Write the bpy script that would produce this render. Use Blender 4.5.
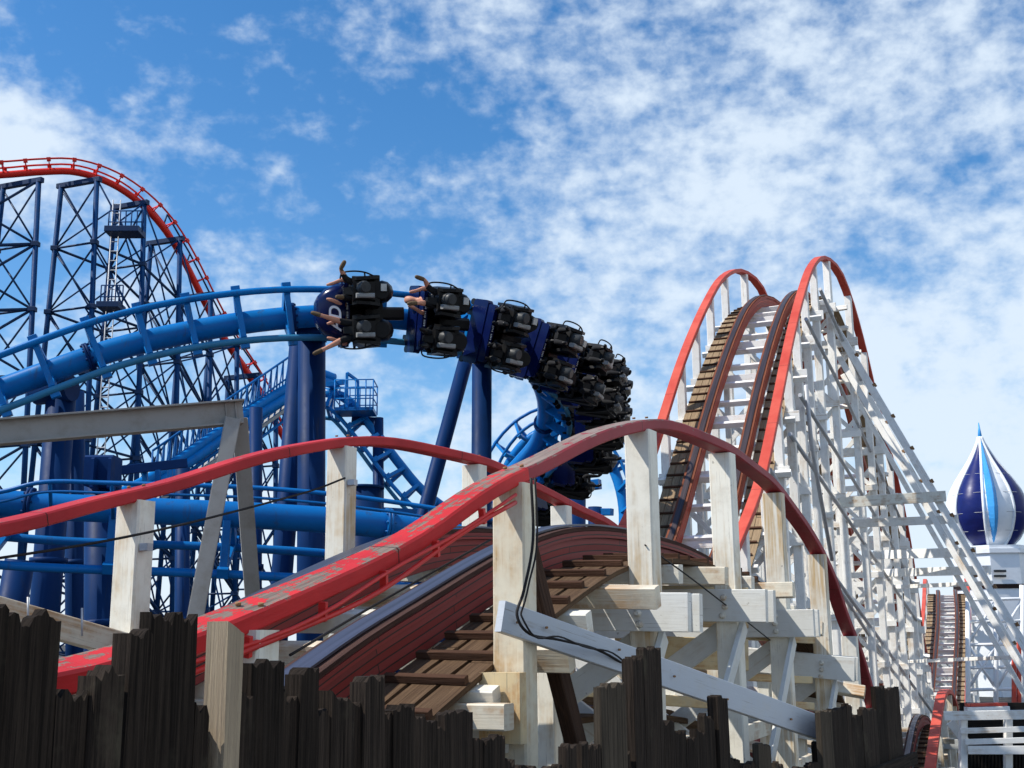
import bpy, math, random
import mathutils
from mathutils import Vector, Matrix
random.seed(7)
R = math.radians
scene = bpy.context.scene
col = scene.collection
for o in list(bpy.data.objects): bpy.data.objects.remove(o)

# ------------------------------------------------------------------ camera
EYE = 4.0                      # the photographer stands on the raised promenade
FPX = 1200.0
PITCH = R(12.05); ROLL = R(-0.5)
cam_d = bpy.data.cameras.new('camera'); cam = bpy.data.objects.new('camera', cam_d); col.objects.link(cam)
cam_d.sensor_width = 36; cam_d.lens = FPX/1024*36; cam_d.clip_end = 6000; cam_d.clip_start = 0.05
CR = Matrix.Rotation(math.pi/2+PITCH, 3, 'X') @ Matrix.Rotation(ROLL, 3, 'Z')
cam.matrix_world = Matrix.Translation((0,0,EYE)) @ CR.to_4x4()
scene.camera = cam
scene.render.resolution_x = 1024; scene.render.resolution_y = 768

# ------------------------------------------------------------------ sky and sun
SUN_EL = 51; SUN_DIR = Vector((-0.985,-0.17,0)).normalized()
sd = Vector((SUN_DIR.x*math.cos(R(SUN_EL)), SUN_DIR.y*math.cos(R(SUN_EL)), math.sin(R(SUN_EL))))
sl = bpy.data.lights.new('sun','SUN'); sl.energy = 5.0; sl.angle = R(0.5); sl.color = (1,0.955,0.87)
so = bpy.data.objects.new('sun', sl); col.objects.link(so)
so.rotation_euler = sd.to_track_quat('Z','Y').to_euler()
world = bpy.data.worlds.new('World'); scene.world = world; world.use_nodes = True
wt = world.node_tree; wn = wt.nodes; wl = wt.links
for n in list(wn): wn.remove(n)
def WN(t, **k):
    n = wn.new(t)
    for a,b in k.items(): setattr(n,a,b)
    return n
def wmath(op, a, b=None, c=None, clamp=False):
    n = WN('ShaderNodeMath', operation=op); n.use_clamp = clamp
    for i,v in enumerate((a,b,c)):
        if v is None: continue
        if isinstance(v,(int,float)): n.inputs[i].default_value = v
        else: wl.new(v, n.inputs[i])
    return n.outputs[0]
sky = WN('ShaderNodeTexSky', sky_type='NISHITA'); sky.sun_disc = False
sky.sun_elevation = R(SUN_EL); sky.sun_rotation = math.atan2(SUN_DIR.x, SUN_DIR.y) % (2*math.pi)
sky.air_density = 1.0; sky.dust_density = 0.3; sky.ozone_density = 2.5
hs = WN('ShaderNodeHueSaturation'); hs.inputs['Saturation'].default_value = 1.32; hs.inputs['Value'].default_value = 1.30
hs.inputs['Hue'].default_value = 0.5
wl.new(sky.outputs[0], hs.inputs['Color'])
bg1 = WN('ShaderNodeBackground'); bg1.inputs[1].default_value = 0.115; wl.new(hs.outputs[0], bg1.inputs[0])
tc = WN('ShaderNodeTexCoord'); sep = WN('ShaderNodeSeparateXYZ'); wl.new(tc.outputs['Generated'], sep.inputs[0])
X,Y,Z = sep.outputs
zz = wmath('ADD', wmath('MAXIMUM', Z, 0.0), 0.42)
cx = wmath('DIVIDE', X, zz); cy = wmath('DIVIDE', Y, zz)
cmb = WN('ShaderNodeCombineXYZ'); wl.new(cx, cmb.inputs[0]); wl.new(cy, cmb.inputs[1])
def wnoise(scale, detail, rough, dist=0.0, off=(0,0,0), stretch=(1,1,1)):
    mp = WN('ShaderNodeMapping'); wl.new(cmb.outputs[0], mp.inputs[0]); mp.inputs['Location'].default_value = off
    mp.inputs['Scale'].default_value = stretch
    n = WN('ShaderNodeTexNoise'); n.inputs['Scale'].default_value = scale; n.inputs['Detail'].default_value = detail
    n.inputs['Roughness'].default_value = rough; n.inputs['Distortion'].default_value = dist
    wl.new(mp.outputs[0], n.inputs['Vector']); return n.outputs[0]
def dnoise(scale, detail, rough, dist=0.0, off=(0,0,0), st=(1,1,1.7)):
    mp = WN('ShaderNodeMapping'); wl.new(tc.outputs['Generated'], mp.inputs[0]); mp.inputs['Location'].default_value = off; mp.inputs['Scale'].default_value = st
    n = WN('ShaderNodeTexNoise'); n.inputs['Scale'].default_value = scale; n.inputs['Detail'].default_value = detail
    n.inputs['Roughness'].default_value = rough; n.inputs['Distortion'].default_value = dist
    wl.new(mp.outputs[0], n.inputs['Vector']); return n.outputs[0]
big = dnoise(4.2, 3, 0.5, 0.2, (3.1,1.7,0.4))
mid = dnoise(13.0, 4, 0.55, 0.15, (0.3,5.2,1.1))
fine = dnoise(38.0, 4, 0.55, 0.1, (7.3,2.2,2.0), (1,1,1.45))
# the cloud sheet is thicker to the right and low down, with one bank to the far left
sideb = wmath('MULTIPLY', X, 0.38)
lowb = wmath('MULTIPLY', wmath('SUBTRACT', 0.33, Z), 0.36)
def blob(cx0, cz0, rx, rz, amp):
    dx = wmath('DIVIDE', wmath('SUBTRACT', X, cx0), rx); dz = wmath('DIVIDE', wmath('SUBTRACT', Z, cz0), rz)
    r2 = wmath('ADD', wmath('MULTIPLY', dx, dx), wmath('MULTIPLY', dz, dz))
    return wmath('MULTIPLY', wmath('POWER', 2.718, wmath('MULTIPLY', r2, -1.0)), amp)
bank = wmath('ADD', blob(-0.38,0.375,0.085,0.04,0.34), blob(-0.43,0.475,0.035,0.045,0.40))
bank = wmath('ADD', bank, blob(-0.12,0.47,0.10,0.03,0.16))
s = wmath('ADD', wmath('MULTIPLY', big, 0.60), wmath('MULTIPLY', mid, 0.62))
s = wmath('ADD', s, wmath('MULTIPLY', fine, 0.50))
s = wmath('ADD', s, wmath('MULTIPLY', dnoise(95.0, 3, 0.6, 0.0, (1.3,4.2,2.0), (1,1,1.3)), 0.17)); s = wmath('ADD', s, sideb); s = wmath('ADD', s, lowb); s = wmath('ADD', s, bank); s = wmath('ADD', s, wmath('MAXIMUM', wmath('MULTIPLY', wmath('SUBTRACT', 0.13, Z), 5.0), 0.0))
cr = WN('ShaderNodeMapRange', interpolation_type='SMOOTHSTEP'); cr.inputs['From Min'].default_value = 0.765; cr.inputs['From Max'].default_value = 1.20
wl.new(s, cr.inputs['Value'])
fac = wmath('MULTIPLY', cr.outputs[0], 0.93)
bg2 = WN('ShaderNodeBackground'); bg2.inputs[0].default_value = (0.76,0.875,1.0,1); bg2.inputs[1].default_value = 0.94
mx = WN('ShaderNodeMixShader'); wl.new(fac, mx.inputs[0]); wl.new(bg1.outputs[0], mx.inputs[1]); wl.new(bg2.outputs[0], mx.inputs[2])
wo = WN('ShaderNodeOutputWorld'); wl.new(mx.outputs[0], wo.inputs[0])
vs = scene.view_settings; vs.view_transform = 'Standard'; vs.look = 'None'; vs.exposure = 0.13; vs.gamma = 1.0; vs.use_curve_mapping = False

# ------------------------------------------------------------------ helpers
def P(px, py, D):
    """world point seen at that pixel, D metres ahead (along +Y)"""
    v = CR @ Vector(((px-512)/FPX, -(py-384)/FPX, -1.0))
    v = v*(D/v.y); return Vector((v.x, v.y, v.z+EYE))
def PZ(px, D, z):
    """world point D metres ahead, height z, at column px"""
    lo, hi = -3000.0, 4000.0
    for _ in range(50):
        m = (lo+hi)/2
        if P(px,m,D).z > z: lo = m
        else: hi = m
    return P(px,(lo+hi)/2,D)
def catmull(pts, n=10):
    pts = [Vector(p) for p in pts]; out = []
    ext = [pts[0]*2-pts[1]] + pts + [pts[-1]*2-pts[-2]]
    for i in range(1, len(ext)-2):
        p0,p1,p2,p3 = ext[i-1:i+3]
        for k in range(n):
            t = k/n
            out.append(0.5*((2*p1)+(p2-p0)*t+(2*p0-5*p1+4*p2-p3)*t*t+(3*p1-p0-3*p2+p3)*t**3))
    out.append(pts[-1].copy()); return out
def arclen(pts):
    L = [0.0]
    for a,b in zip(pts, pts[1:]): L.append(L[-1]+(b-a).length)
    return L
class Line:
    def __init__(s, pts): s.p = pts; s.L = arclen(pts); s.len = s.L[-1]
    def idx(s, d):
        d = min(max(d,0),s.len-1e-6)
        import bisect
        i = min(max(bisect.bisect_right(s.L,d)-1,0),len(s.p)-2)
        return i, (d-s.L[i])/max(s.L[i+1]-s.L[i],1e-9)
    def at(s, d):
        i,t = s.idx(d); return s.p[i].lerp(s.p[i+1],t)
    def tan(s, d):
        a = s.at(max(d-0.05,0)); b = s.at(min(d+0.05,s.len)); return (b-a).normalized()

class MB:
    def __init__(s): s.v=[]; s.f=[]; s.uv=[]; s.sm=[]; s.mi=[]
    def add(s, vs, fs, uvs, smooth=False, mi=0):
        b = len(s.v); s.v += [Vector(v) for v in vs]
        for f,u in zip(fs,uvs): s.f.append([b+i for i in f]); s.uv.append(u); s.sm.append(smooth); s.mi.append(mi)
    def sweep(s, centers, sides, ups, section, smooth=False, caps=True, u0=None, mi=0, scale=None):
        n = len(section); vs=[]; fs=[]; us=[]
        u0 = random.random()*50 if u0 is None else u0
        per=[0]
        for i in range(n): 
            a=section[i]; b=section[(i+1)%n]; per.append(per[-1]+math.hypot(b[0]-a[0],b[1]-a[1]))
        L = arclen(centers); v0 = random.random()*20 if n<=8 and not smooth else 0
        for k,(c,sd_,u) in enumerate(zip(centers,sides,ups)):
            q = 1 if scale is None else scale[k]
            for a,b in section: vs.append(c+sd_*(a*q)+u*(b*q))
        for k in range(len(centers)-1):
            for i in range(n):
                j=(i+1)%n
                fs.append([k*n+i,k*n+j,(k+1)*n+j,(k+1)*n+i])
                us.append([(u0+L[k],v0+per[i]),(u0+L[k],v0+per[i+1]),(u0+L[k+1],v0+per[i+1]),(u0+L[k+1],v0+per[i])])
        if caps:
            m=(len(centers)-1)*n
            fs.append([i for i in range(n)][::-1]); us.append([(u0+section[i][0],v0+section[i][1]) for i in range(n)][::-1])
            fs.append([m+i for i in range(n)]); us.append([(u0+section[i][0],v0+section[i][1]) for i in range(n)])
        s.add(vs,fs,us,smooth,mi)
        if caps and smooth: s.sm[-1]=s.sm[-2]=False
    def beam(s, p0, p1, w, h, up=Vector((0,0,1)), ch=None, mi=0, seg=1, wob=0.0):
        p0=Vector(p0); p1=Vector(p1); t=(p1-p0).normalized(); up=Vector(up)
        side=t.cross(up)
        if side.length<1e-3: side=t.cross(Vector((0,1,0)))
        side.normalize(); u=side.cross(t).normalized()
        c = min(w,h)*0.07 if ch is None else ch
        a=w/2; b=h/2
        sec=[(-a+c,-b),(a-c,-b),(a,-b+c),(a,b-c),(a-c,b),(-a+c,b),(-a,b-c),(-a,-b+c)] if c>0 else [(-a,-b),(a,-b),(a,b),(-a,b)]
        cs=[p0.lerp(p1,i/seg)+(side*random.uniform(-wob,wob)+u*random.uniform(-wob,wob) if 0<i<seg else Vector()) for i in range(seg+1)]
        s.sweep(cs,[side]*(seg+1),[u]*(seg+1),sec,mi=mi)
        return s
    def tube(s, pts, r, n=8, mi=0, caps=True, radii=None):
        pts=[Vector(p) for p in pts]; T=[]
        for i in range(len(pts)):
            a=pts[max(i-1,0)]; b=pts[min(i+1,len(pts)-1)]; T.append((b-a).normalized())
        ref=Vector((0,0,1)) if abs(T[0].z)<0.9 else Vector((0,1,0))
        sides=[];ups=[]; sd_=T[0].cross(ref).normalized()
        for t in T:
            sd_=(sd_-t*sd_.dot(t)).normalized(); sides.append(sd_.copy()); ups.append(sd_.cross(t))
        sec=[(r*math.cos(2*math.pi*i/n),r*math.sin(2*math.pi*i/n)) for i in range(n)]
        sc=None if radii is None else [q/r for q in radii]
        s.sweep(pts,sides,ups,sec,smooth=n>4,caps=caps,mi=mi,scale=sc); return s
    def box(s, c, size, ax=None, mi=0, ch=None):
        c=Vector(c); ax=ax or (Vector((1,0,0)),Vector((0,1,0)),Vector((0,0,1)))
        return s.beam(c-ax[0]*size[0]/2, c+ax[0]*size[0]/2, size[1], size[2], up=ax[2], mi=mi, ch=ch)
    def poly(s, pts, thick, nrm, mi=0):
        pts=[Vector(p) for p in pts]; n=len(pts); nrm=Vector(nrm).normalized()*thick/2
        vs=[p+nrm for p in pts]+[p-nrm for p in pts]
        fs=[list(range(n)),list(range(n,2*n))[::-1]]+[[i,i+n,(i+1)%n+n,(i+1)%n] for i in range(n)]
        us=[[(vs[i].x,vs[i].z) for i in f] for f in fs]
        s.add(vs,fs,us,False,mi); return s
    def build(s, name, mats, parent=None):
        if not isinstance(mats,(list,tuple)): mats=[mats]
        me=bpy.data.meshes.new(name); off=parent['_o'] if parent is not None else (0,0,0); off=Vector(off)
        me.from_pydata([v-off for v in s.v],[],s.f)
        uvl=me.uv_layers.new(name='UVMap'); k=0
        flat=[c for f in s.uv for u in f for c in u]
        uvl.data.foreach_set('uv',flat)
        me.polygons.foreach_set('use_smooth',s.sm); me.polygons.foreach_set('material_index',s.mi)
        for m in mats: me.materials.append(m)
        me.update()
        import bmesh
        bm=bmesh.new(); bm.from_mesh(me); bmesh.ops.recalc_face_normals(bm,faces=bm.faces); bm.to_mesh(me); bm.free()
        o=bpy.data.objects.new(name,me); col.objects.link(o)
        if parent is not None:
            o.parent=parent
            o['_o']=parent['_o']
        return o
def tag(o,label=None,cat=None,group=None,kind=None):
    if label: o['label']=label
    if cat: o['category']=cat
    if group: o['group']=group
    if kind: o['kind']=kind
    return o
def thing(name,loc,label,cat,group=None):
    o=bpy.data.objects.new(name,None); col.objects.link(o); o.location=loc; o['_o']=tuple(loc); o.empty_display_size=0.3
    return tag(o,label,cat,group)
def part(name,fn,mat,parent,label=None):
    m=MB(); fn(m); o=m.build(name,mat,parent)
    if label: o['label']=label
    return o
def beam_part(name,mat,parent,*a,**k):
    m=MB(); m.beam(*a,**k); return m.build(name,mat,parent)
def tube_part(name,mat,parent,*a,**k):
    m=MB(); m.tube(*a,**k); return m.build(name,mat,parent)

# ------------------------------------------------------------------ materials
class NM:
    def __init__(s,name,rough=0.5,metal=0.0,spec=0.5):
        s.m=bpy.data.materials.new(name); s.m.use_nodes=True; s.t=s.m.node_tree; s.n=s.t.nodes; s.l=s.t.links
        s.b=s.n['Principled BSDF']; s.b.inputs['Roughness'].default_value=rough; s.b.inputs['Metallic'].default_value=metal
        s.b.inputs['Specular IOR Level'].default_value=spec
        s.uv=s.n.new('ShaderNodeTexCoord'); s.oi=s.n.new('ShaderNodeObjectInfo')
    def vec(s,kind='UV',scale=(1,1,1),rnd=True):
        mp=s.n.new('ShaderNodeMapping'); mp.inputs['Scale'].default_value=scale; s.l.new(s.uv.outputs[kind],mp.inputs[0])
        if rnd:
            c=s.n.new('ShaderNodeCombineXYZ'); m=s.math('MULTIPLY',s.oi.outputs['Random'],37.0)
            s.l.new(m,c.inputs[0]); s.l.new(m,c.inputs[2]); s.l.new(c.outputs[0],mp.inputs['Location'])
        return mp.outputs[0]
    def noise(s,scale,detail=4,rough=0.6,kind='Object',st=(1,1,1),dist=0,rnd=True):
        n=s.n.new('ShaderNodeTexNoise'); n.inputs['Scale'].default_value=scale; n.inputs['Detail'].default_value=detail
        n.inputs['Roughness'].default_value=rough; n.inputs['Distortion'].default_value=dist
        s.l.new(s.vec(kind,st,rnd),n.inputs['Vector']); return n.outputs[0]
    def math(s,op,a,b=None,clamp=False):
        n=s.n.new('ShaderNodeMath'); n.operation=op; n.use_clamp=clamp
        for i,v in enumerate((a,b)):
            if v is None: continue
            if isinstance(v,(int,float)): n.inputs[i].default_value=v
            else: s.l.new(v,n.inputs[i])
        return n.outputs[0]
    def ramp(s,v,a,b):
        n=s.n.new('ShaderNodeMapRange'); n.interpolation_type='SMOOTHSTEP'; n.inputs['From Min'].default_value=a; n.inputs['From Max'].default_value=b
        s.l.new(v,n.inputs['Value']); return n.outputs[0]
    def mix(s,f,a,b):
        n=s.n.new('ShaderNodeMix'); n.data_type='RGBA'
        if isinstance(f,(int,float)): n.inputs[0].default_value=f
        else: s.l.new(f,n.inputs[0])
        for i,v in ((6,a),(7,b)):
            if isinstance(v,tuple): n.inputs[i].default_value=(*v,1)
            else: s.l.new(v,n.inputs[i])
        return n.outputs[2]
    def tint(s,c,amount=0.15):
        h=s.n.new('ShaderNodeHueSaturation'); s.l.new(c,h.inputs['Color'])
        v=s.math('ADD',s.math('MULTIPLY',s.oi.outputs['Random'],amount*2),1-amount); s.l.new(v,h.inputs['Value']); return h.outputs[0]
    def bump(s,v,st=0.3,d=0.01):
        n=s.n.new('ShaderNodeBump'); n.inputs['Strength'].default_value=st; n.inputs['Distance'].default_value=d
        s.l.new(v,n.inputs['Height']); s.l.new(n.outputs[0],s.b.inputs['Normal'])
    def out(s,c):
        if isinstance(c,tuple): s.b.inputs['Base Color'].default_value=(*c,1)
        else: s.l.new(c,s.b.inputs['Base Color'])
        return s.m
def nz(m):
    g=m.n.new('ShaderNodeNewGeometry'); sp=m.n.new('ShaderNodeSeparateXYZ'); m.l.new(g.outputs['Normal'],sp.inputs[0]); return sp.outputs[2]
def white_paint(name,base=(0.80,0.765,0.68),stain=0.62,warm=(0.42,0.23,0.07),grime=0.5,bs=1.1):
    m=NM(name,0.55)
    big=m.noise(bs,5,0.65); st=m.ramp(big,stain,stain+0.2)
    streak=m.noise(1.0,4,0.7,'UV',(1.0,30,1)); stf=m.math('MULTIPLY',st,m.ramp(streak,0.3,0.65))
    run=m.math('MULTIPLY',m.ramp(m.noise(1.0,4,0.6,'UV',(0.5,16,1)),0.56,0.70),m.ramp(m.noise(2.3,4,0.65),0.46,0.62)); c=m.mix(m.math('MULTIPLY',stf,0.85),base,warm); c=m.mix(m.math('MULTIPLY',run,0.55),c,tuple(x*0.8 for x in warm))
    dirt=m.ramp(m.noise(4.5,6,0.7),0.46,0.72); c=m.mix(m.math('MULTIPLY',dirt,0.30*grime*2),c,(0.45,0.41,0.33))
    crack=m.ramp(m.noise(1.0,5,0.75,'UV',(2.5,110,1)),0.60,0.68); c=m.mix(m.math('MULTIPLY',crack,0.6),c,(0.16,0.13,0.10))
    chip=m.ramp(m.noise(16,3,0.6),0.70,0.74); c=m.mix(m.math('MULTIPLY',chip,0.5),c,(0.20,0.17,0.13))
    m.bump(m.noise(1.0,4,0.7,'UV',(4,90,1)),0.35,0.004)
    return m.out(m.tint(c,0.06))
def red_paint(name,base,flake=0.5,top=0.25,wood=(0.20,0.175,0.15),dark=(0.22,0.02,0.025),peel=0.6):
    m=NM(name,0.55,spec=0.18)
    n=m.noise(8.0,9,0.76,'Object',(1,1,1)); g=m.noise(1.0,6,0.72,'UV',(2.6,34,1))
    v=m.math('ADD',m.math('MULTIPLY',n,0.65),m.math('MULTIPLY',g,0.35))
    v=m.math('ADD',v,m.math('MULTIPLY',m.ramp(nz(m),0.4,0.9),top))
    su=m.n.new('ShaderNodeSeparateXYZ'); m.l.new(m.uv.outputs['UV'],su.inputs[0]); jt=m.math('LESS_THAN',m.math('FRACT',m.math('DIVIDE',su.outputs[0],2.3)),0.0035)
    f=m.ramp(v,peel,peel+0.03)
    var=m.mix(m.ramp(m.noise(1.3,4,0.6),0.35,0.7),base,dark)
    wd=m.mix(m.ramp(m.noise(1.0,5,0.7,'UV',(3,60,1)),0.35,0.7),wood,tuple(x*0.5 for x in wood))
    c=m.mix(f,var,wd); c=m.mix(jt,c,(0.02,0.008,0.006)); m.bump(m.math('SUBTRACT',m.noise(1.0,4,0.7,'UV',(4,50,1)),m.math('MULTIPLY',f,1.2)),0.5,0.004)
    return m.out(c)
def laminated(name,base,dark,scale=1.0,wear=0.6):
    m=NM(name,0.6)
    br=m.n.new('ShaderNodeTexBrick'); m.l.new(m.vec('UV',(1,1,1),False),br.inputs['Vector'])
    br.inputs['Color1'].default_value=(*base,1); br.inputs['Color2'].default_value=(*dark,1); br.inputs['Mortar'].default_value=(0.012,0.006,0.005,1)
    br.inputs['Scale'].default_value=1; br.inputs['Brick Width'].default_value=1.7; br.inputs['Row Height'].default_value=0.0475; br.inputs['Mortar Size'].default_value=0.004
    n=m.ramp(m.noise(1.0,6,0.7,'UV',(1.3,14,1)),wear,wear+0.2); c=m.mix(m.math('MULTIPLY',n,0.7),br.outputs[0],(0.10,0.045,0.03))
    m.bump(m.math('ADD',br.outputs[1],m.noise(8,3)),-0.4,0.004); return m.out(c)
def wood(name,a,b,st=(2.2,55,1),rough=0.85,tint=0.25,crack=0.3,extra=None):
    m=NM(name,rough,spec=0.12)
    n=m.noise(1.0,6,0.72,'UV',st,0.3); c=m.mix(m.ramp(n,0.3,0.7),a,b)
    ck=m.ramp(m.noise(1.0,5,0.7,'UV',(1.6,85,1)),0.58,0.66); c=m.mix(m.math('MULTIPLY',ck,crack*2),c,tuple(x*0.2 for x in a))
    if extra: c=m.mix(m.ramp(m.noise(2.6,5,0.7),0.55,0.72),c,extra)
    m.bump(n,0.9,0.012); return m.out(m.tint(c,tint))
def paint(name,base,dark=None,rough=0.32,grime=0.3,scale=1.2,chip=None,metal=0.0,lo=0.45,drip=None):
    m=NM(name,rough,metal,0.22); dark=dark or tuple(x*0.6 for x in base)
    c=m.mix(m.math('MULTIPLY',m.ramp(m.noise(scale,6,0.7),lo,0.75),grime*2,True),base,dark)
    if drip: c=m.mix(m.math('MULTIPLY',m.ramp(m.noise(1.0,5,0.7,'Object',(7,7,0.7)),0.56,0.72),0.55),c,drip)
    if chip: c=m.mix(m.ramp(m.noise(11,4,0.65),0.66,0.70),c,chip)
    r=m.math('ADD',m.math('MULTIPLY',m.noise(5,4),0.25),rough-0.08); m.l.new(r,m.b.inputs['Roughness'])
    return m.out(m.tint(c,0.05))
M={}
M['white']=white_paint('white_timber_paint')
M['white_near']=white_paint('white_post_paint',(0.80,0.765,0.66),0.44,(0.50,0.30,0.09),0.65)
M['white_grey']=white_paint('greyed_white_paint',(0.66,0.66,0.62),0.55,(0.40,0.24,0.09),0.6)
M['post_stained']=white_paint('yellow_stained_post_paint',(0.76,0.69,0.53),0.40,(0.50,0.27,0.07),0.8,2.2)
M['orange_tie']=white_paint('rust_orange_stained_paint',(0.64,0.50,0.28),0.42,(0.42,0.18,0.04),0.8,4.0)
M['white_rusty']=white_paint('rust_stained_white_paint',(0.68,0.62,0.49),0.42,(0.40,0.19,0.05),0.9,3.0)
M['white_hill']=white_paint('tall_hill_white_paint',(0.88,0.855,0.80),0.52,(0.50,0.31,0.13),0.45)
M['grey_board']=white_paint('pale_grey_board_paint',(0.43,0.465,0.51),0.70,(0.35,0.3,0.25),0.4)
M['red_near']=red_paint('flaking_red_paint',(0.60,0.030,0.030),peel=0.585,top=0.085,wood=(0.24,0.18,0.14),dark=(0.42,0.02,0.022))
M['red_far_rail']=red_paint('clean_red_paint',(0.52,0.032,0.035),peel=0.66,top=0.10,dark=(0.36,0.02,0.025))
M['maroon']=red_paint('dull_maroon_paint',(0.33,0.035,0.045),peel=0.60,top=0.17,wood=(0.30,0.22,0.18),dark=(0.22,0.022,0.03))
M['salmon']=red_paint('sun_faded_red_paint',(0.60,0.105,0.07),peel=0.68,top=0.05,wood=(0.35,0.2,0.15),dark=(0.50,0.06,0.04))
M['lam']=laminated('laminated_maroon_timber',(0.25,0.024,0.019),(0.18,0.017,0.015))
M['lam_hill']=laminated('laminated_orange_red_timber',(0.50,0.085,0.035),(0.34,0.05,0.025),wear=0.5)
M['guard']=wood('brown_guard_board',(0.085,0.045,0.036),(0.045,0.024,0.02),tint=0.1)
def steel(name,ca,cb,met):
    m=NM(name,0.38,met); n=m.noise(1.0,4,0.6,'UV',(0.6,26,1)); c=m.mix(m.ramp(n,0.35,0.7),ca,cb)
    return m.out(c)
M['steel']=steel('polished_steel_strap',(0.115,0.12,0.16),(0.06,0.06,0.075),0.6)
M['guard_hill']=wood('rust_brown_guard_board',(0.23,0.075,0.04),(0.11,0.04,0.025),tint=0.1)
M['steel_dark']=steel('dull_steel_strap',(0.07,0.05,0.05),(0.035,0.025,0.025),0.3)
M['plank']=wood('brown_walkway_plank',(0.125,0.078,0.045),(0.065,0.038,0.022),crack=0.2)
M['plank_hill']=wood('sun_bleached_walkway_plank',(0.36,0.26,0.16),(0.20,0.14,0.085),crack=0.2)
M['tie']=white_paint('stained_tie_paint',(0.70,0.67,0.58),0.47,(0.36,0.18,0.05),0.9,3.5)
M['cleat']=wood('dark_brown_cleat',(0.10,0.05,0.03),(0.05,0.025,0.015),crack=0.15)
M['fence']=wood('dark_weathered_fence_wood',(0.046,0.034,0.026),(0.008,0.006,0.005),(2.2,95,1),0.95,0.35,0.45,(0.050,0.042,0.030))
M['fence_pale']=wood('pale_new_fence_post',(0.36,0.29,0.20),(0.24,0.19,0.14),tint=0.02,crack=0.1)
M['fence_mid']=wood('grey_brown_fence_wood',(0.085,0.068,0.050),(0.025,0.020,0.015),(2.2,95,1),0.9,0.2)
M['brown_post']=wood('dark_brown_prop',(0.075,0.042,0.028),(0.035,0.02,0.014))
M['blue']=paint('bright_blue_steel_paint',(0.005,0.165,0.47),(0.004,0.10,0.30),0.28,0.35,drip=(0.05,0.075,0.10))
M['blue_rail']=paint('teal_blue_rail_paint',(0.035,0.20,0.36),(0.04,0.13,0.20),0.35,0.4)
M['blue_mid']=paint('mid_blue_steel_paint',(0.004,0.12,0.37),(0.004,0.07,0.22),0.32,0.35,drip=(0.04,0.05,0.07))
M['navy']=paint('navy_pillar_paint',(0.0045,0.030,0.115),(0.0045,0.02,0.07),0.45,0.4,0.7,drip=(0.03,0.035,0.05))
M['navy'].node_tree.nodes['Principled BSDF'].inputs['Specular IOR Level'].default_value=0.07
for _k in ('blue','blue_mid'): M[_k].node_tree.nodes['Principled BSDF'].inputs['Specular IOR Level'].default_value=0.14
M['tower_blue']=paint('dark_blue_lattice_paint',(0.005,0.042,0.14),(0.005,0.025,0.08),0.5,0.4)
M['tower_blue'].node_tree.nodes['Principled BSDF'].inputs['Specular IOR Level'].default_value=0.08
M['tower_dark']=paint('dark_brace_paint',(0.006,0.03,0.09),None,0.5)
M['bright_red']=paint('glossy_red_track_paint',(0.68,0.025,0.012),(0.45,0.015,0.015),0.35,0.3)
M['car_navy']=paint('glossy_navy_fairing',(0.003,0.008,0.060),(0.002,0.005,0.03),0.18,0.3)
M['black']=paint('black_seat_plastic',(0.006,0.006,0.007),(0.011,0.011,0.011),0.38,0.5,6)
M['dgrey']=paint('grey_cast_metal',(0.045,0.048,0.05),(0.02,0.02,0.022),0.4,0.4,8)
M['bracket']=paint('pale_grey_bracket',(0.27,0.27,0.26),(0.15,0.15,0.15),0.5,0.4,8)
M['label']=paint('pale_label_panel',(0.50,0.50,0.47),(0.3,0.3,0.3),0.5,0.3,12)
M['white_plain']=paint('white_enamel',(0.82,0.84,0.86),(0.6,0.63,0.66),0.4,0.25)
M['galv']=paint('galvanised_steel',(0.50,0.51,0.53),(0.32,0.33,0.35),0.5,0.4,5,metal=0.3)
M['tan_steel']=paint('grey_painted_beam',(0.30,0.29,0.27),(0.20,0.18,0.15),0.6,0.4,3)
M['cable']=paint('black_cable',(0.02,0.018,0.018),None,0.6)
M['red_pipe']=paint('red_conduit_paint',(0.60,0.03,0.025),(0.40,0.02,0.02),0.35,0.3,4)
M['rust']=paint('rusty_bolt',(0.28,0.15,0.07),(0.12,0.06,0.03),0.8,0.5,20)
M['skin']=paint('skin',(0.56,0.27,0.18),(0.45,0.19,0.12),0.5,0.3,8)
M['cloth_black']=paint('black_cloth',(0.014,0.014,0.016),(0.03,0.03,0.032),0.8,0.4,10)
M['shoe']=paint('brown_shoe',(0.13,0.085,0.045),(0.05,0.035,0.02),0.7,0.4,12)
M['hair']=paint('dark_hair',(0.03,0.015,0.01),None,0.6)
M['redcloth']=paint('red_cloth',(0.55,0.04,0.05),None,0.7)
M['dome_navy']=paint('navy_dome_panel',(0.010,0.018,0.13),(0.008,0.012,0.07),0.3,0.3)
M['dome_blue']=paint('light_blue_dome_fin',(0.06,0.33,0.72),(0.04,0.24,0.55),0.35,0.3)
M['asphalt']=paint('grey_asphalt',(0.055,0.055,0.053),(0.035,0.034,0.033),0.9,0.4,0.6)
M['concrete']=paint('promenade_concrete',(0.30,0.29,0.27),(0.20,0.19,0.18),0.9,0.4,1.5)
M['shed']=wood('dark_shed_slat',(0.03,0.026,0.022),(0.015,0.013,0.012))
M['glass']=paint('dark_window_glass',(0.03,0.035,0.04),None,0.1)

# ------------------------------------------------------------------ setting
g=MB(); g.add([(-3000,-300,0),(3000,-300,0),(3000,5000,0),(-3000,5000,0)],[[0,1,2,3]],[[(0,0),(1,0),(1,1),(0,1)]]); tag(g.build('ground',M['asphalt']),kind='structure')
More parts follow.
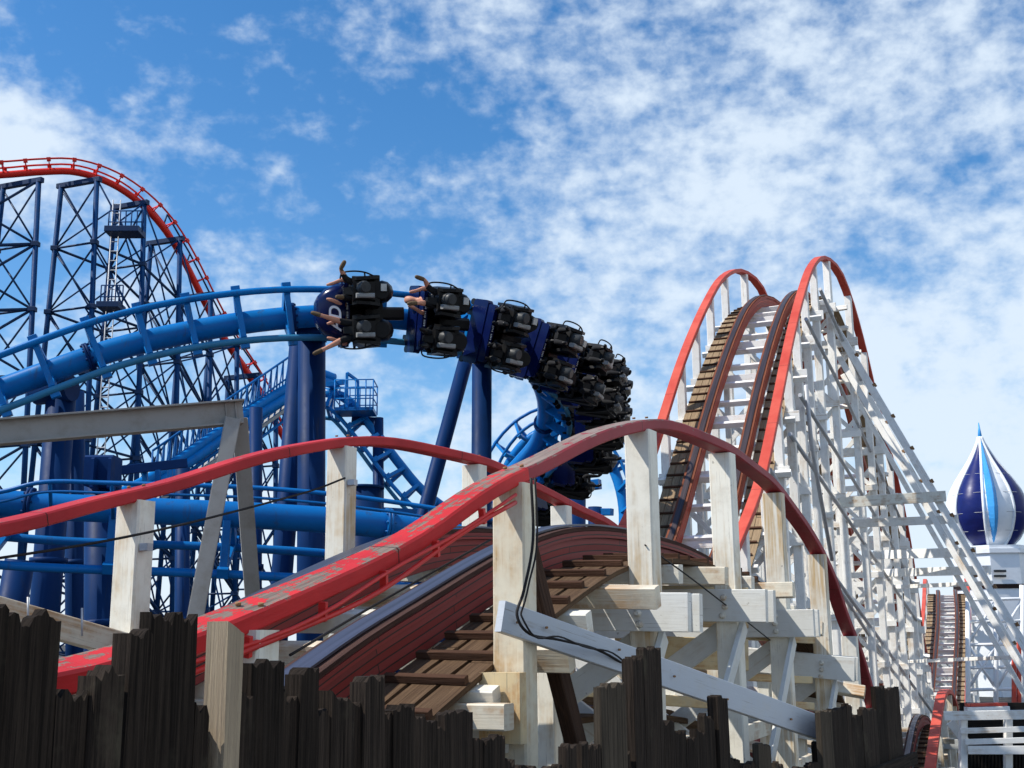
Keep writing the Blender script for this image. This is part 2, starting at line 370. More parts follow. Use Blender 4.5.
# promenade: a raised slab whose edge runs under the picket fence
FD=Vector((0.5716,1,0)).normalized(); FN=Vector((FD.y,-FD.x,0))
def fenceD(p): return 2.5/(.5716-(p-512)/FPX)
f0=P(25,640,fenceD(25)); f0.z=0
e0=f0+FN*-0.05-FD*14; e1=f0+FN*-0.05+FD*9
pr=MB(); pr.add([(e0.x,e0.y,0),(e1.x,e1.y,0),(e1.x+FN.x*12,e1.y+FN.y*12,0),(e0.x+FN.x*12,e0.y+FN.y*12,0)]+[(e0.x,e0.y,2.35),(e1.x,e1.y,2.35),(e1.x+FN.x*12,e1.y+FN.y*12,2.35),(e0.x+FN.x*12,e0.y+FN.y*12,2.35)],
  [[4,5,6,7],[0,1,5,4],[1,2,6,5],[2,3,7,6],[3,0,4,7]],[[(0,0)]*4]*5)
tag(pr.build('pavement',M['concrete']),kind='structure')

# ------------------------------------------------------------------ wooden coaster track
STACK=5
def wood_track(root, Lk, Rk, posts, mats, hr_sec=(0.148,0.076), rails=(0.5,), drop=0.95, tie_step=0.62, tiers=2.1,
               tie_label=None, ground=0.0, post_w=0.19, ledger_ext=0.34, cleat=0.34, hand=(True,True), lod=0, sides_walk=(1,1), u_rail=(0.29,0.71), post_d=0.14, brace_mat=None, jag=True, short=None, skip_posts=False, rail_hw=0.095, stack=6):
    Ls=catmull(Lk,10); Rs=catmull(Rk,10); mid=[(a+b)/2 for a,b in zip(Ls,Rs)]; ML=Line(mid)
    def pt(d,u,dz=0):
        i,t=ML.idx(d); a=Ls[i].lerp(Ls[i+1],t); b=Rs[i].lerp(Rs[i+1],t); p=a.lerp(b,u); p.z+=dz; return p
    def frame(d):
        T=ML.tan(d); S=(pt(d,1)-pt(d,0)).normalized(); U=S.cross(T).normalized(); return T,S,U
    N=int(ML.len/0.18)+1 if lod==0 else int(ML.len/0.6)+1
    ds=[ML.len*i/(N-1) for i in range(N)]
    F=[frame(d) for d in ds]
    # rail stacks
    hw=rail_hw; lip=0.022
    for k,u in enumerate(u_rail):
        C=[pt(d,u,-drop) for d in ds]
        S_=[f[1] for f in F]; U_=[f[2] for f in F]
        nr=stack; top=0.0475*nr
        m=MB(); sec=[(-hw,0.0),(hw,0.0)]
        for i in range(nr-1):
            sec.append((hw-0.004*(i%2),0.0475*(i+1)))
        sec+=[(hw+lip,top-0.0475),(hw+lip,top),(-hw-lip,top),(-hw-lip,top-0.0475)]
        for i in range(nr-1)[::-1]:
            sec.append((-hw+0.004*(i%2),0.0475*(i+1)))
        m.sweep(C,S_,U_,sec,u0=0); o=m.build('rail_stack',mats['lam'],root)
        m=MB(); m.sweep([c+u_*(top+0.0025) for c,u_ in zip(C,U_)],S_,U_,[(-hw-lip+.004,0),(hw+lip-.004,0),(hw+lip-.004,0.03),(-hw-lip+.004,0.03)]); m.build('guard_board',mats['guard'],o)
        sg=0
        m=MB(); m.sweep([c+u_*(top+0.0385)+s_*(0.03*sg) for c,u_,s_ in zip(C,U_,S_)],S_,U_,[(-0.06,0),(0.06,0),(0.06,0.014),(-0.06,0.014)]); m.build('running_strap',mats['steel'],o)
    W=(pt(ML.len/2,1)-pt(ML.len/2,0)).length
    # walkways with cleats
    for sidx in (0,1):
        if not sides_walk[sidx]: continue
        ua = 0.03 if sidx==0 else u_rail[1]+0.14/W
        ub = u_rail[0]-0.14/W if sidx==0 else 0.97
        m=MB(); nb=3
        for b in range(nb):
            u=ua+(ub-ua)*(b+0.5)/nb; w=(ub-ua)*W/nb-0.012
            d=0.0; step=3.0
            d=-random.random()*step
            while d<ML.len:
                a=max(d,0); e=min(d+step-0.015,ML.len)
                if e-a>0.2:
                    n=max(2,int((e-a)/0.25)+1); dd=[a+(e-a)*i/(n-1) for i in range(n)]
                    fr=[frame(x) for x in dd]
                    m.sweep([pt(x,u,-drop)+f[2]*(0.02+random.uniform(-.002,.002)) for x,f in zip(dd,fr)],[f[1] for f in fr],[f[2] for f in fr],[(-w/2,-0.016),(w/2,-0.016),(w/2,0.016),(-w/2,0.016)])
                d+=step
        o=m.build('walkway',mats['plank'],root)
        m=MB(); d=0.1
        while d<ML.len-0.1:
            T,S,U=frame(d); a=pt(d,ua+0.006,-drop)+U*0.056; b=pt(d,ub-0.004-random.random()*0.02,-drop)+U*0.056
            m.beam(a,b,0.045,0.04,up=U); d+=cleat*random.uniform(.93,1.07)
        m.build('walkway_cleats',mats['cleat'],o)
    # ties
    d=0.2; k=0; ties=[]
    while d<ML.len-0.1:
        if not (skip_posts and min(abs(d-q) for q in posts)<0.24): ties.append(d)
        d+=tie_step
    rest=MB()
    for k,d in enumerate(ties):
        T,S,U=frame(d); ext=(0.02,0.16,0.04,0.27)[k%4] if jag else 0.03
        a=pt(d,0,-drop)-S*ext*0.6-U*0.075; b=pt(d,1,-drop)+S*ext-U*0.075
        if k<95: beam_part('tie',mats['tie2'] if ('tie2' in mats and k%2) else mats['tie'],root,a,b,0.095,0.135,up=U)
        else: rest.beam(a,b,0.095,0.135,up=U)
    if rest.v: tag(rest.build('tie',mats['tie'],root),kind='stuff')
    # handrails
    for k,on in enumerate(hand):
        if not on: continue
        w,h=hr_sec; C=[pt(dd,k)+(f[1]*(0.007*math.sin(dd*2.7+k))+f[2]*(0.005*math.sin(dd*4.1+1.3)) if lod==0 else Vector()) for dd,f in zip(ds,F)]
        m=MB(); m.sweep(C,[f[1] for f in F],[f[2] for f in F],[(-w/2,-h/2),(w/2-.01,-h/2),(w/2,-h/2+.01),(w/2,h/2-.01),(w/2-.01,h/2),(-w/2+.01,h/2),(-w/2,h/2-.01)])
        if short and k==1:
            cut=min(range(len(ds)),key=lambda i:abs(ds[i]-posts[1]-0.1))
            for lo,hi,mt in ((0,cut+1,mats['hand'][k]),(cut,len(ds),M['maroon'])):
                m=MB(); m.sweep(C[lo:hi],[f[1] for f in F[lo:hi]],[f[2] for f in F[lo:hi]],[(-w/2,-h/2),(w/2-.01,-h/2),(w/2,-h/2+.01),(w/2,h/2-.01),(w/2-.01,h/2),(-w/2+.01,h/2),(-w/2,h/2-.01)])
                m.build('handrail',mt,root)['label']='bright red peeling handrail' if lo==0 else 'dull maroon handrail with worn grey top'
        else: m.build('handrail',mats['hand'][k],root)
    # bents
    bm_=brace_mat or mats['ledger']
    zc=Vector((0,0,1))
    cnt=0
    for d in posts:
        T,S,U=frame(d); Th=Vector((T.x,T.y,0)).normalized(); Sh=Vector((S.x,S.y,0)).normalized()
        tops=[]
        zt=pt(d,0.5,-drop).z
        for k in (0,1):
            top=pt(d,k,-0.045 if hand[k] else -drop); base=Vector((top.x,top.y,ground))
            beam_part('post',M['post_stained'] if (short and cnt==1 and k==1) else mats['post'][k],root,base,top,post_w,post_d,up=Th,seg=3,wob=0.006); tops.append(top)
        if lod==0 or (lod==1 and cnt%2==0):
            for u in (u_rail[0],u_rail[1]):
                t2=pt(d,u,-drop-0.17); beam_part('inner_post',mats['post'][0],root,Vector((t2.x,t2.y,ground)),t2,0.13,0.13,up=Th)
        # ledgers either side of the posts
        lx=ledger_ext if not (short and cnt in short) else 0.0
        a0=pt(d,0,-drop-0.29)-Sh*ledger_ext*0.6; b0=pt(d,1,-drop-0.29)+Sh*lx
        for sg in (-1,1):
            if lod and sg==1: continue
            o=beam_part('ledger',mats['ledger'],root,a0+Th*sg*(post_d/2+0.037),b0+Th*sg*(post_d/2+0.037),0.07,0.25,up=zc)
            if lod==0 and sg==-1:
                for k in (0,1):
                    c=pt(d,k,-drop-0.29)+Th*sg*(post_d/2+0.073)
                    for dz in (-0.07,0.0,0.07):
                        q=c+Vector((0,0,dz))+Sh*random.uniform(-.02,.02); m=MB(); m.tube([q,q+Th*sg*0.008,q+Th*sg*0.010,q+Th*sg*0.030],0.026,8,radii=[0.026,0.026,0.015,0.015])
                        m.build('bolt_head',M['tie'],o)
        # tiers below
        z=zt-0.46; lv=[z]
        while z>ground+0.9: z-=tiers; lv.append(max(z,ground+0.15))
        pa=Vector((tops[0].x,tops[0].y,0)); pb=Vector((tops[1].x,tops[1].y,0))
        for i in range(len(lv)-1):
            za,zb=lv[i],lv[i+1]
            if za-zb<0.7: continue
            A=pa+zc*za; B=pb+zc*za; C_=pa+zc*zb; D_=pb+zc*zb; q=Th*(post_d/2+0.03)
            beam_part('cross_brace',bm_,root,A-q,D_-q,0.045,0.175 if lod==0 else 0.12,up=Th.cross(D_-A))
            beam_part('cross_brace',bm_,root,B+q,C_+q,0.045,0.175 if lod==0 else 0.12,up=Th.cross(C_-B))
            beam_part('tier_beam',mats.get('tier',mats['ledger']),root,C_-Sh*0.15-q*1.0-Th*0.04,D_+Sh*0.15-q-Th*0.04,0.05,0.17,up=zc)
        cnt+=1
    return dict(pt=pt,frame=frame,line=ML)

# ---- foreground track: right handrail stations and the matching left ones (pixel, depth measured ahead)
Rk=[P(-140,700,3.05),P(60,676,3.7),P(247,618,4.4),P(400,545,5.4),P(514,476,6.3),P(640,425,8.1),P(722,449,9.7),P(773,489,11.5),P(817,551,13.3),P(849,632,15.0),P(872,705,16.6),P(886,790,18.4)]
Lk=[P(-420,575,4.1),P(-270,560,4.7),P(-120,540,5.4),P(0,527,6.3),P(137,494,7.3),P(342,442,9.2),P(475,461,10.8),P(561,502,12.5),P(622,536,14.2),P(668,602,15.9),P(700,668,17.5),P(725,740,19.3)]
def near_param(L,target):
    best=0;bd=1e9;d=0
    while d<L.len:
        q=(L.at(d)-target); q.z=0
        if q.length<bd: bd=q.length;best=d
        d+=0.03
    return best
rootA=thing('wooden_coaster_track',(Rk[4].x,Rk[4].y,0),'nearest humped wooden track with flaking red handrails on white posts and brown walkway','roller coaster')
_mid=Line([(a+b)/2 for a,b in zip(catmull(Lk),catmull(Rk))])
postsA=[near_param(_mid,(Lk[i]+Rk[i])/2) for i in (2,4,5,6,7,8,9,10)]
matsA=dict(lam=M['lam'],guard=M['guard'],steel=M['steel'],plank=M['plank'],cleat=M['cleat'],tie=M['tie'],hand=[M['red_far_rail'],M['red_near']],post=[M['white_near'],M['white_near']],ledger=M['white_grey'],tier=M['orange_tie'],tie2=M['white_rusty'])
A=wood_track(rootA,Lk,Rk,postsA,matsA,short=(0,1),skip_posts=True,stack=5,drop=0.98,tiers=1.55,post_w=0.185,post_d=0.15)
pl_=sorted(postsA)
for d0_,d1_ in zip(pl_[1:],pl_[2:]):
    a_=A['pt'](d0_,1); b_=A['pt'](d1_,1); zb_=min(a_.z,b_.z)-1.45
    S_=A['frame'](d0_)[1]; o_=Vector((S_.x,S_.y,0)).normalized()*0.115
    beam_part('long_brace',M['white_grey'],rootA,Vector((a_.x,a_.y,zb_-1.5))+o_,Vector((b_.x,b_.y,b_.z-1.42))+o_,0.11,0.04,up=o_)
    beam_part('long_beam',M['tie'],rootA,Vector((a_.x,a_.y,zb_-0.75))-o_*1.3,Vector((b_.x,b_.y,zb_-0.75))-o_*1.3,0.05,0.14)
for x0,y0,x1,y1,D_,h_ in ((657,598,746,600,9.9,0.20),(657,622,746,624,10.1,0.07),(657,652,746,655,10.2,0.26),(742,636,812,640,11.6,0.07),(742,677,810,680,11.8,0.07),(742,702,812,706,11.9,0.07),(752,728,812,731,12.0,0.07),(575,690,640,694,9.4,0.09),(660,700,726,704,10.3,0.09)):
    beam_part('cross_timber',M['orange_tie'],rootA,P(x0,y0,D_),P(x1,y1,D_+0.25),0.09,h_)
# red conduits clipped under the near handrail
fr=A['frame'];pt=A['pt'];dA=near_param(_mid,(Lk[4]+Rk[4])/2)
for off,dz,r in ((0.118,-0.045,0.009),(0.114,-0.08,0.012)):
    pts=[]; d=0.2
    while d<dA-0.15:
        T,S,U=fr(d); pts.append(pt(d,1)+S*(off-0.012+0.004*math.sin(d*7+dz*90))+U*(dz+0.014*math.sin(d*4.3+dz*50))); d+=0.15
    tube_part('conduit',M['red_pipe'],rootA,pts,r)
d=0.5; 
while d<dA-0.2:
    T,S,U=fr(d); q=pt(d,1)+S*0.092
    m=MB(); m.box(q-U*0.06,(0.022,0.03,0.075),(T,S,U)); m.build('conduit_clip',M['red_pipe'],rootA); d+=0.42
# steel bracket strap at the split of the handrail
# ---- tall hill track
Rb=[(640,760,16.5),(668,700,18.5),(703,625,20.2),(735,547,21.5),(759,485,23),(775,412,24.7),(785,362,26.1),(793,325,27.6),(802,291,29.3),(811,267,31),(822,258,32.6),(837,270,33.8),(849,299,34.8),(862,345,36),(875,400,37.5),(890,458,39.3),(904,520,41.2),(914,580,43.4),(922,640,46),(930,672,50)]
RbW=[P(*q) for q in Rb]
dense=catmull(RbW,10)
Lb=[]
for i,q in enumerate(RbW):
    j=min(max(i*10,2),len(dense)-3); t=dense[j+2]-dense[j-2]; t.z=0; t.normalize(); Lb.append(q+Vector((-t.y,t.x,0))*2.45)
rootB=thing('wooden_coaster_hill',(RbW[10].x,RbW[10].y,0),'tall steep white timber hill with salmon handrails over its pointed crest','roller coaster')
matsB=dict(lam=M['lam_hill'],guard=M['guard_hill'],steel=M['steel_dark'],plank=M['plank_hill'],cleat=M['cleat'],tie=M['white_hill'],hand=[M['salmon'],M['salmon']],post=[M['white_hill'],M['white_hill']],ledger=M['white_hill'])
midB=Line([(a+b)/2 for a,b in zip(catmull(Lb),catmull(RbW))])
pB=[];d=3.0
while d<midB.len-1: pB.append(d); d+=2.15
B=wood_track(rootB,Lb,RbW,pB,matsB,hr_sec=(0.21,0.11),drop=1.18,tie_step=1.0,tiers=2.6,lod=1,post_w=0.19,post_d=0.17,cleat=0.42,ledger_ext=0.22,jag=True)
# long galvanised pipes on the right flank
for pts in ([(820,289,31.8),(836,325,33.6),(868,395,36.4),(892,470,39.3)],[(806,319,29.0),(836,378,32.6),(870,450,36.8),(905,530,41.0)],
            [(790,434,26.6),(826,487,31.2),(872,555,36.4),(916,620,42)],[(770,470,24.4),(823,560,30.4),(880,640,36.6),(932,712,44)],
            [(800,395,27.6),(838,455,32.8),(884,530,38),(915,590,43)],[(806,385,27.9),(812,450,28.4),(832,560,30.6)],[(795,520,27),(846,600,33),(905,690,40)]):
    tube_part('diagonal_pipe',M['galv'],rootB,[P(a,b,c-0.75) for a,b,c in pts],0.05)
# outrigger braces and their tie boards
for (a,b,w) in (((836,328,33.6),(1060,706,30.0),0.20),((852,368,35.2),(1052,716,32.2),0.17)):
    p0=P(*a);p1=P(*b); ax=(p1-p0).normalized(); nn=ax.cross(Vector((0.45,0.88,0)))
    o=beam_part('outrigger_brace',M['white_hill'],rootB,p0,p1,0.10,w,up=nn)
    q=Vector((0.40,0.9,0))*0.13
    o2=beam_part('outrigger_brace',M['white_hill'],rootB,p0+q-nn.normalized()*0.34,p1+q-nn.normalized()*0.34,0.10,w*0.8,up=nn)
    m=MB(); n=11
    for i in range(1,n):
        c=p0.lerp(p1,i/n)+nn*(w/2-0.02); m.box(c+nn*0.03,(0.09,0.10,0.10),(ax,ax.cross(nn),nn))
    m.build('packing_blocks',M['rust'],o)
for (x0,y0,d0,x1,y1,d1,h) in ((838,503,32.5,946,496,31.6,0.28),(848,524,33.4,958,519,31.6,0.22),(874,555,36.5,975,552,31.8,0.26),(885,573,37.5,990,570,31.8,0.24),(893,587,39,992,583,32.2,0.12),(900,662,41,1018,657,31.0,0.10)):
    beam_part('outrigger_tie',M['tie'] if h==0.28 else M['white_hill'],rootB,P(x0,y0,d0),P(x1,y1,d1),0.07,h)

# ---- far hill with ladder-like track
Rc=[P(966,760,50),P(967,735,54),P(967,703,59),P(968,660,64),P(969,610,70),P(967,584,75),P(966,580,78),P(966,590,82),P(966,640,88)]
Lc=[p+Vector((-2.5,0.35,0)) for p in Rc]
rootC=thing('wooden_coaster_hill',(Rc[4].x,Rc[4].y,0),'small distant wooden hill climbing straight up, left of the onion dome tower','roller coaster')
midC=Line([(a+b)/2 for a,b in zip(catmull(Lc),catmull(Rc))]); pC=[];d=1.5
while d<midC.len-1: pC.append(d); d+=2.6
matsC=dict(matsB); matsC['hand']=[M['salmon'],M['salmon']]
wood_track(rootC,Lc,Rc,pC,matsC,hr_sec=(0.22,0.16),tie_step=0.8,tiers=3.0,lod=2,post_w=0.25,post_d=0.25,cleat=0.6)
# ---- low hump at lower right
Rd=[P(915,900,24.5),P(924,820,26.4),P(931,762,28.4),P(936,726,30.5),P(941,697,32.6),P(947,692,34.5),P(953,704,36.8),P(960,740,40)]
Ld=[p+Vector((-2.35,0.75,0)) for p in Rd]
rootD=thing('wooden_coaster_track',(Rd[3].x,Rd[3].y,0),'low curved wooden track with red handrail at the bottom right beside the fence','roller coaster')
midD=Line([(a+b)/2 for a,b in zip(catmull(Ld),catmull(Rd))]); pD=[];d=1.0
while d<midD.len-1: pD.append(d); d+=2.2
matsD=dict(matsA); matsD['hand']=[M['salmon'],M['salmon']]; matsD['tie']=M['tie']
wood_track(rootD,Ld,Rd,pD,matsD,hr_sec=(0.24,0.12),tie_step=0.6,tiers=2.0,lod=1,hand=(False,True))

# ------------------------------------------------------------------ steel track
def steel_track(root,pts,Us,mats,k=1.0,spine_r=0.225,rail_r=0.07,gauge=0.48,off=0.60,tie=0.92,n=14,seglen=0.35,flange=(),tiebeam=0.12,tie_lo=0.0,tie_hi=1e9):
    nd=[Vector((*p,*u)) if False else (p,u) for p,u in zip(pts,Us)]
    C=catmull([p for p in pts],12); Uc=catmull([Vector(u) for u in Us],12)
    ML=Line(C); N=max(3,int(ML.len/(seglen*k)))
    ds=[ML.len*i/(N-1) for i in range(N)]
    def frame(d):
        i,t=ML.idx(d); T=ML.tan(d); U=Uc[i].lerp(Uc[i+1],t); U=(U-T*U.dot(T)).normalized(); S=T.cross(U).normalized(); return ML.at(d),T,S,U
    F=[frame(d) for d in ds]
    tube_part('spine_tube',mats['spine'],root,[f[0] for f in F],spine_r*k,n=n)
    for sg in (-1,1):
        tube_part('running_rail',mats['rail'][0 if sg<0 else 1],root,[f[0]-f[3]*off*k+f[2]*sg*gauge*k for f in F],rail_r*k,n=8)
    d=tie*k*0.5+tie_lo; cnt=0; rest=MB()
    while d<min(ML.len,tie_hi):
        p,T,S,U=frame(d); m=MB() if cnt<95 else rest
        a=p-U*(off-0.03)*k
        for sg in (-1,1):
            r=a+S*sg*gauge*k
            m.beam(p+S*sg*spine_r*k*0.7-U*spine_r*k*0.2,r+U*0.02*k,tiebeam*k,tiebeam*1.7*k,up=T.cross(r-p))
            m.box(r+S*sg*0.09*k+U*0.04*k,(0.17*k,0.11*k,0.17*k),(T,S,U))
        m.beam(a-S*gauge*k+U*0.03*k,a+S*gauge*k+U*0.03*k,tiebeam*k*0.9,0.10*k,up=U)
        if cnt<95: m.build('track_tie',mats['tie'],root)
        cnt+=1; d+=tie*k
    if rest.v: tag(rest.build('track_tie',mats['tie'],root),kind='stuff')
    for d in flange:
        p,T,S,U=frame(d); m=MB(); m.tube([p-T*0.045*k,p-T*0.004],spine_r*1.32*k,18); m.tube([p+T*0.004,p+T*0.045*k],spine_r*1.32*k,18)
        for i in range(10):
            an=i*2*math.pi/10; q=p+(S*math.cos(an)+U*math.sin(an))*spine_r*1.18*k; m.tube([q-T*0.075*k,q+T*0.075*k],0.022*k,6)
        m.build('flange',M['navy'],root)
    return dict(frame=frame,line=ML)
blue=dict(spine=M['blue'],rail=[M['blue_rail'],M['blue']],tie=M['blue'])
rootT=thing('inverted_coaster_track',(P(310,400,23.5).x,23.5,0),'bright blue banked tubular steel track that carries the black train','roller coaster')
key=[((-180,452,21.4),(0.05,1,0.25)),((-90,420,21.6),(0.0,1,0.2)),((0,390,22),(0,1,0.15)),((60,368,22.2),(0,1,0.12)),((120,348,22.5),(0,1,0.08)),((180,334,22.8),(0,1,0.04)),((250,322,23.1),(0,1,0.10)),((320,316,23.5),(0,1,0.20)),
     ((390,318,24.0),(-0.05,1,0.24)),((450,327,24.8),(-.2,1,0.26)),((500,344,26.0),(-.5,.9,0.26)),((533,371,27.8),(-.85,.55,0.18)),((546,403,29.8),(-1,.2,0.0)),((540,438,32),(-1,-.15,0.1)),((518,466,33.6),(-.7,-.6,0.3)),((485,500,34.6),(-.4,-.8,.5)),((455,545,35),(-.3,-.8,.6)),((430,600,35),(-.2,-.8,.7))]
T_=steel_track(rootT,[P(*a) for a,b in key],[b for a,b in key],blue,n=20,flange=(4.9,13.4,19.3,22.6))
LT=T_['line']
def dist_at_px(L,target):
    return near_param3(L,target)
def near_param3(L,target):
    best=0;bd=1e9;d=0
    while d<L.len:
        q=(L.at(d)-target).length
        if q<bd: bd=q;best=d
        d+=0.05
    return best
d0=near_param3(LT,P(292,320,23.3))
p,T,S,U=T_['frame'](d0)
m=MB(); m.tube([p-T*0.05,p+T*0.05],0.30,18)
for i in range(12):
    an=i*2*math.pi/12; q=p+(S*math.cos(an)+U*math.sin(an))*0.27; m.tube([q-T*0.09,q+T*0.09],0.024,6)
m.build('flange',M['navy'],rootT)
# pillars of the big blue track
def pillar(px0,py0,D,px1,py1,r,mat=None,name='support_pillar',caps=True,parent=rootT,D1=None):
    top=P(px0,py0,D); bot=P(px1,py1,D1 or D); t=(top.z)/(top.z-bot.z); bot=top+(bot-top)*t
    m=MB(); m.tube([bot,top],r,24)
    o=m.build(name,mat or M['navy'],parent)
    ax=(top-bot).normalized(); k=MB()
    for f in (0.62,):
        q=bot.lerp(top,f); k.tube([q-ax*0.05,q+ax*0.05],r*1.25,24)
    k.build('joint_ring',M['navy'],o); return o
pillar(312,322,24.4,311,600,0.285); pillar(300,340,24.9,280,600,0.22)
pillar(482,345,26.6,481,560,0.225); pillar(468,352,27.0,428,500,0.17)
pillar(62,385,22.9,44,620,0.28); pillar(74,392,23.6,76,620,0.20)
m=MB(); m.tube([P(37,392,22.9),P(72,388,22.7)],0.26,16); m.build('saddle',M['navy'],rootT)
m=MB(); m.box(P(312,330,24.0),(0.5,0.8,0.35)); m.build('saddle',M['navy'],rootT)
m=MB(); m.box(P(482,352,26.2),(0.45,0.9,0.35)); m.build('saddle',M['navy'],rootT)

# ---- lower horizontal track
rootU=thing('inverted_coaster_track',(P(200,515,18).x,18,0),'level blue tubular track low behind the white posts, rails slung under its spine','roller coaster')
key=[((-180,490,18.2),(0,-.55,1)),((-60,498,18.4),(0,-.55,1)),((40,506,18.6),(0,-.55,1)),((150,511,18.9),(0,-.55,1)),((260,516,19.1),(0,-.55,1)),((350,522,19.4),(0,-.55,1)),((430,532,19.9),(0,-.55,1)),((520,548,20.6),(0,-.55,1)),((600,572,21.4),(0,-.55,1))]
T2=steel_track(rootU,[P(*a) for a,b in key],[b for a,b in key],dict(spine=M['blue_mid'],rail=[M['blue_mid'],M['blue_mid']],tie=M['blue_mid']),n=20,tie=1.75,off=0.80,gauge=0.5,spine_r=0.21,flange=(3.1,))
dd=near_param3(T2['line'],P(388,527,19.6)); p,T,S,U=T2['frame'](dd)
m=MB(); m.tube([p-T*0.05,p-T*0.004],0.29,18); m.tube([p+T*0.004,p+T*0.05],0.29,18)
for i in range(10):
    an=i*2*math.pi/10; q=p+(S*math.cos(an)+U*math.sin(an))*0.25; m.tube([q-T*0.08,q+T*0.08],0.022,6)
m.build('flange',M['blue_mid'],rootU)
# cable rail above it
for dy in (0,10):
    pts=[P(x,y+dy,17.9) for x,y in ((-60,500),(0,492),(45,482),(110,483),(240,487),(330,494),(420,506),(520,524))]
    tube_part('guard_rail',M['blue_mid'],rootU,catmull(pts,6),0.035 if dy==0 else 0.022)
for x,y in ((50,482),(112,484),(240,487),(330,494),(430,508)):
    tube_part('guard_post',M['blue_mid'],rootU,[P(x,y,17.9),P(x+1,y+34,18.6)],0.03)
pillar(103,462,20.0,103,620,0.30,parent=rootU); pillar(256,408,25.5,255,620,0.14,parent=rootU); pillar(183,468,21.5,182,620,0.13,parent=rootU)
m=MB(); m.box(P(103,472,19.6),(0.46,0.5,0.5)); m.box(P(95,474,19.3),(0.05,0.3,0.5)); m.box(P(112,474,19.3),(0.05,0.3,0.5)); m.build('saddle',M['navy'],rootU)
beam_part('support_arm',M['navy'],rootU,P(115,471,20.4),P(186,463,21.2),0.12,0.16)
for x in (145,158,170): beam_part('hanger',M['blue_mid'],rootU,P(x,470,20.8),P(x,486,20.8),0.07,0.09)
pillar(20,560,21,6,640,0.25,parent=rootU); 

# ---- further blue track: lift slope, service walkway and drop
rootL=thing('inverted_coaster_lift',(P(300,400,40).x,40,0),'distant blue lift slope with service walkway, small railed platform and steep drop','roller coaster')
for dy,dx in ((0,0),(8,3)):
    pts=[P(x+dx,y+dy,D) for x,y,D in ((60,520,34),(150,478,36),(240,417,38),(294,384,39.5),(318,374,40.5),(334,378,41))]
    tube_part('lift_tube',M['blue'],rootL,catmull(pts,6),0.16,n=12)
m=MB()
for i in range(26):
    t=i/25; a=P(150+150*t,500-108*t,36+3.5*t); b=a+Vector((0,0,1.5)); m.tube([a,b],0.03,5)
    if i<25:
        t2=(i+1)/25; c=P(150+150*t2,500-108*t2,36+3.5*t2); m.tube([a,c+Vector((0,0,1.5))],0.025,5); m.tube([a+Vector((0,0,-.6)),c],0.03,5)
for dz,r in ((1.5,0.04),(0.8,0.03),(0,0.06),(-.6,0.05)): m.tube([P(150,500,36)+Vector((0,0,dz)),P(300,392,39.5)+Vector((0,0,dz))],r,6)
m.build('walkway_railing',M['blue_mid'],rootL)
beam_part('service_walkway',M['tan_steel'],rootL,P(150,505,36.3),P(300,397,39.8),0.8,0.1)
key=[((322,392,41),(0.2,.3,1)),((345,398,41),(0.4,.2,1)),((370,425,41),(0.6,.2,.8)),((398,462,41),(0.6,.2,.8)),((425,493,41),(.5,.2,.9)),((460,515,41.5),(.2,.2,1)),((520,528,42),(0,.2,1))]
steel_track(rootL,[P(*a) for a,b in key],[b for a,b in key],blue,n=10,tie=0.75,spine_r=0.17,off=0.75)
pillar(378,418,41,379,620,0.19,parent=rootL)
m=MB(); m.beam(P(378,422,41),P(352,420,41),0.25,0.28); m.build('support_arm',M['navy'],rootL)
m=MB(); c=P(356,412,40.2); m.box(c,(1.3,1.2,0.12))
m.build('platform',M['blue_mid'],rootL)
m=MB()
for ix in (-.65,-.3,.05,.4,.65):
    for iy in (-.6,.6): m.tube([c+Vector((ix,iy,0)),c+Vector((ix,iy,1.0))],0.025,5)
for dz in (0.35,0.7,1.0):
    q=[c+Vector((-.65,-.6,dz)),c+Vector((.65,-.6,dz)),c+Vector((.65,.6,dz)),c+Vector((-.65,.6,dz)),c+Vector((-.65,-.6,dz))]
    for a,b in zip(q,q[1:]): m.tube([a,b],0.022,5)
m.build('platform_railing',M['blue'],rootL)
m=MB(); a=P(347,412,40.2); b=P(347,373,40.2); m.beam(a,b,.09,.09); m.beam(P(358,412,40.6),P(358,381,40.6),.09,.09); m.beam(b,P(358,381,40.6),.09,.09); m.beam(P(322,385,40.2),P(347,382,40.2),.09,.16)
m.build('gantry_frame',M['blue'],rootL)
# ---- rear loop
rootP=thing('inverted_coaster_loop',(P(560,500,50).x,50,0),'far blue loop of ladder-like steel track seen below the black train','roller coaster')
key=[]
for i in range(15):
    an=R(200-i*17); px=560+64*math.cos(an); py=520-92*math.sin(an); key.append(((px,py,52-4*i/14),(-math.cos(an)*0.7,0.55,-math.sin(an)*0.7)))
key.append(((key[-1][0][0]-4,600,48),(-.8,.55,0)))
steel_track(rootP,[P(*a) for a,b in key],[b for a,b in key],dict(spine=M['blue'],rail=[M['blue_mid'],M['blue_mid']],tie=M['blue']),n=10,tie=0.95,spine_r=0.22,off=0.8,gauge=0.55)
pillar(574,481,50,573,620,0.50,parent=rootP,mat=M['navy']); pillar(595,507,52,595,640,0.30,parent=rootP)
beam_part('support_arm',M['blue_mid'],rootP,P(578,487,50),P(600,484,49.6),0.4,0.4); beam_part('support_arm',M['blue_mid'],rootP,P(598,512,52),P(612,512,51.6),0.3,0.3)
pillar(545,492,54,548,620,0.24,parent=rootP)

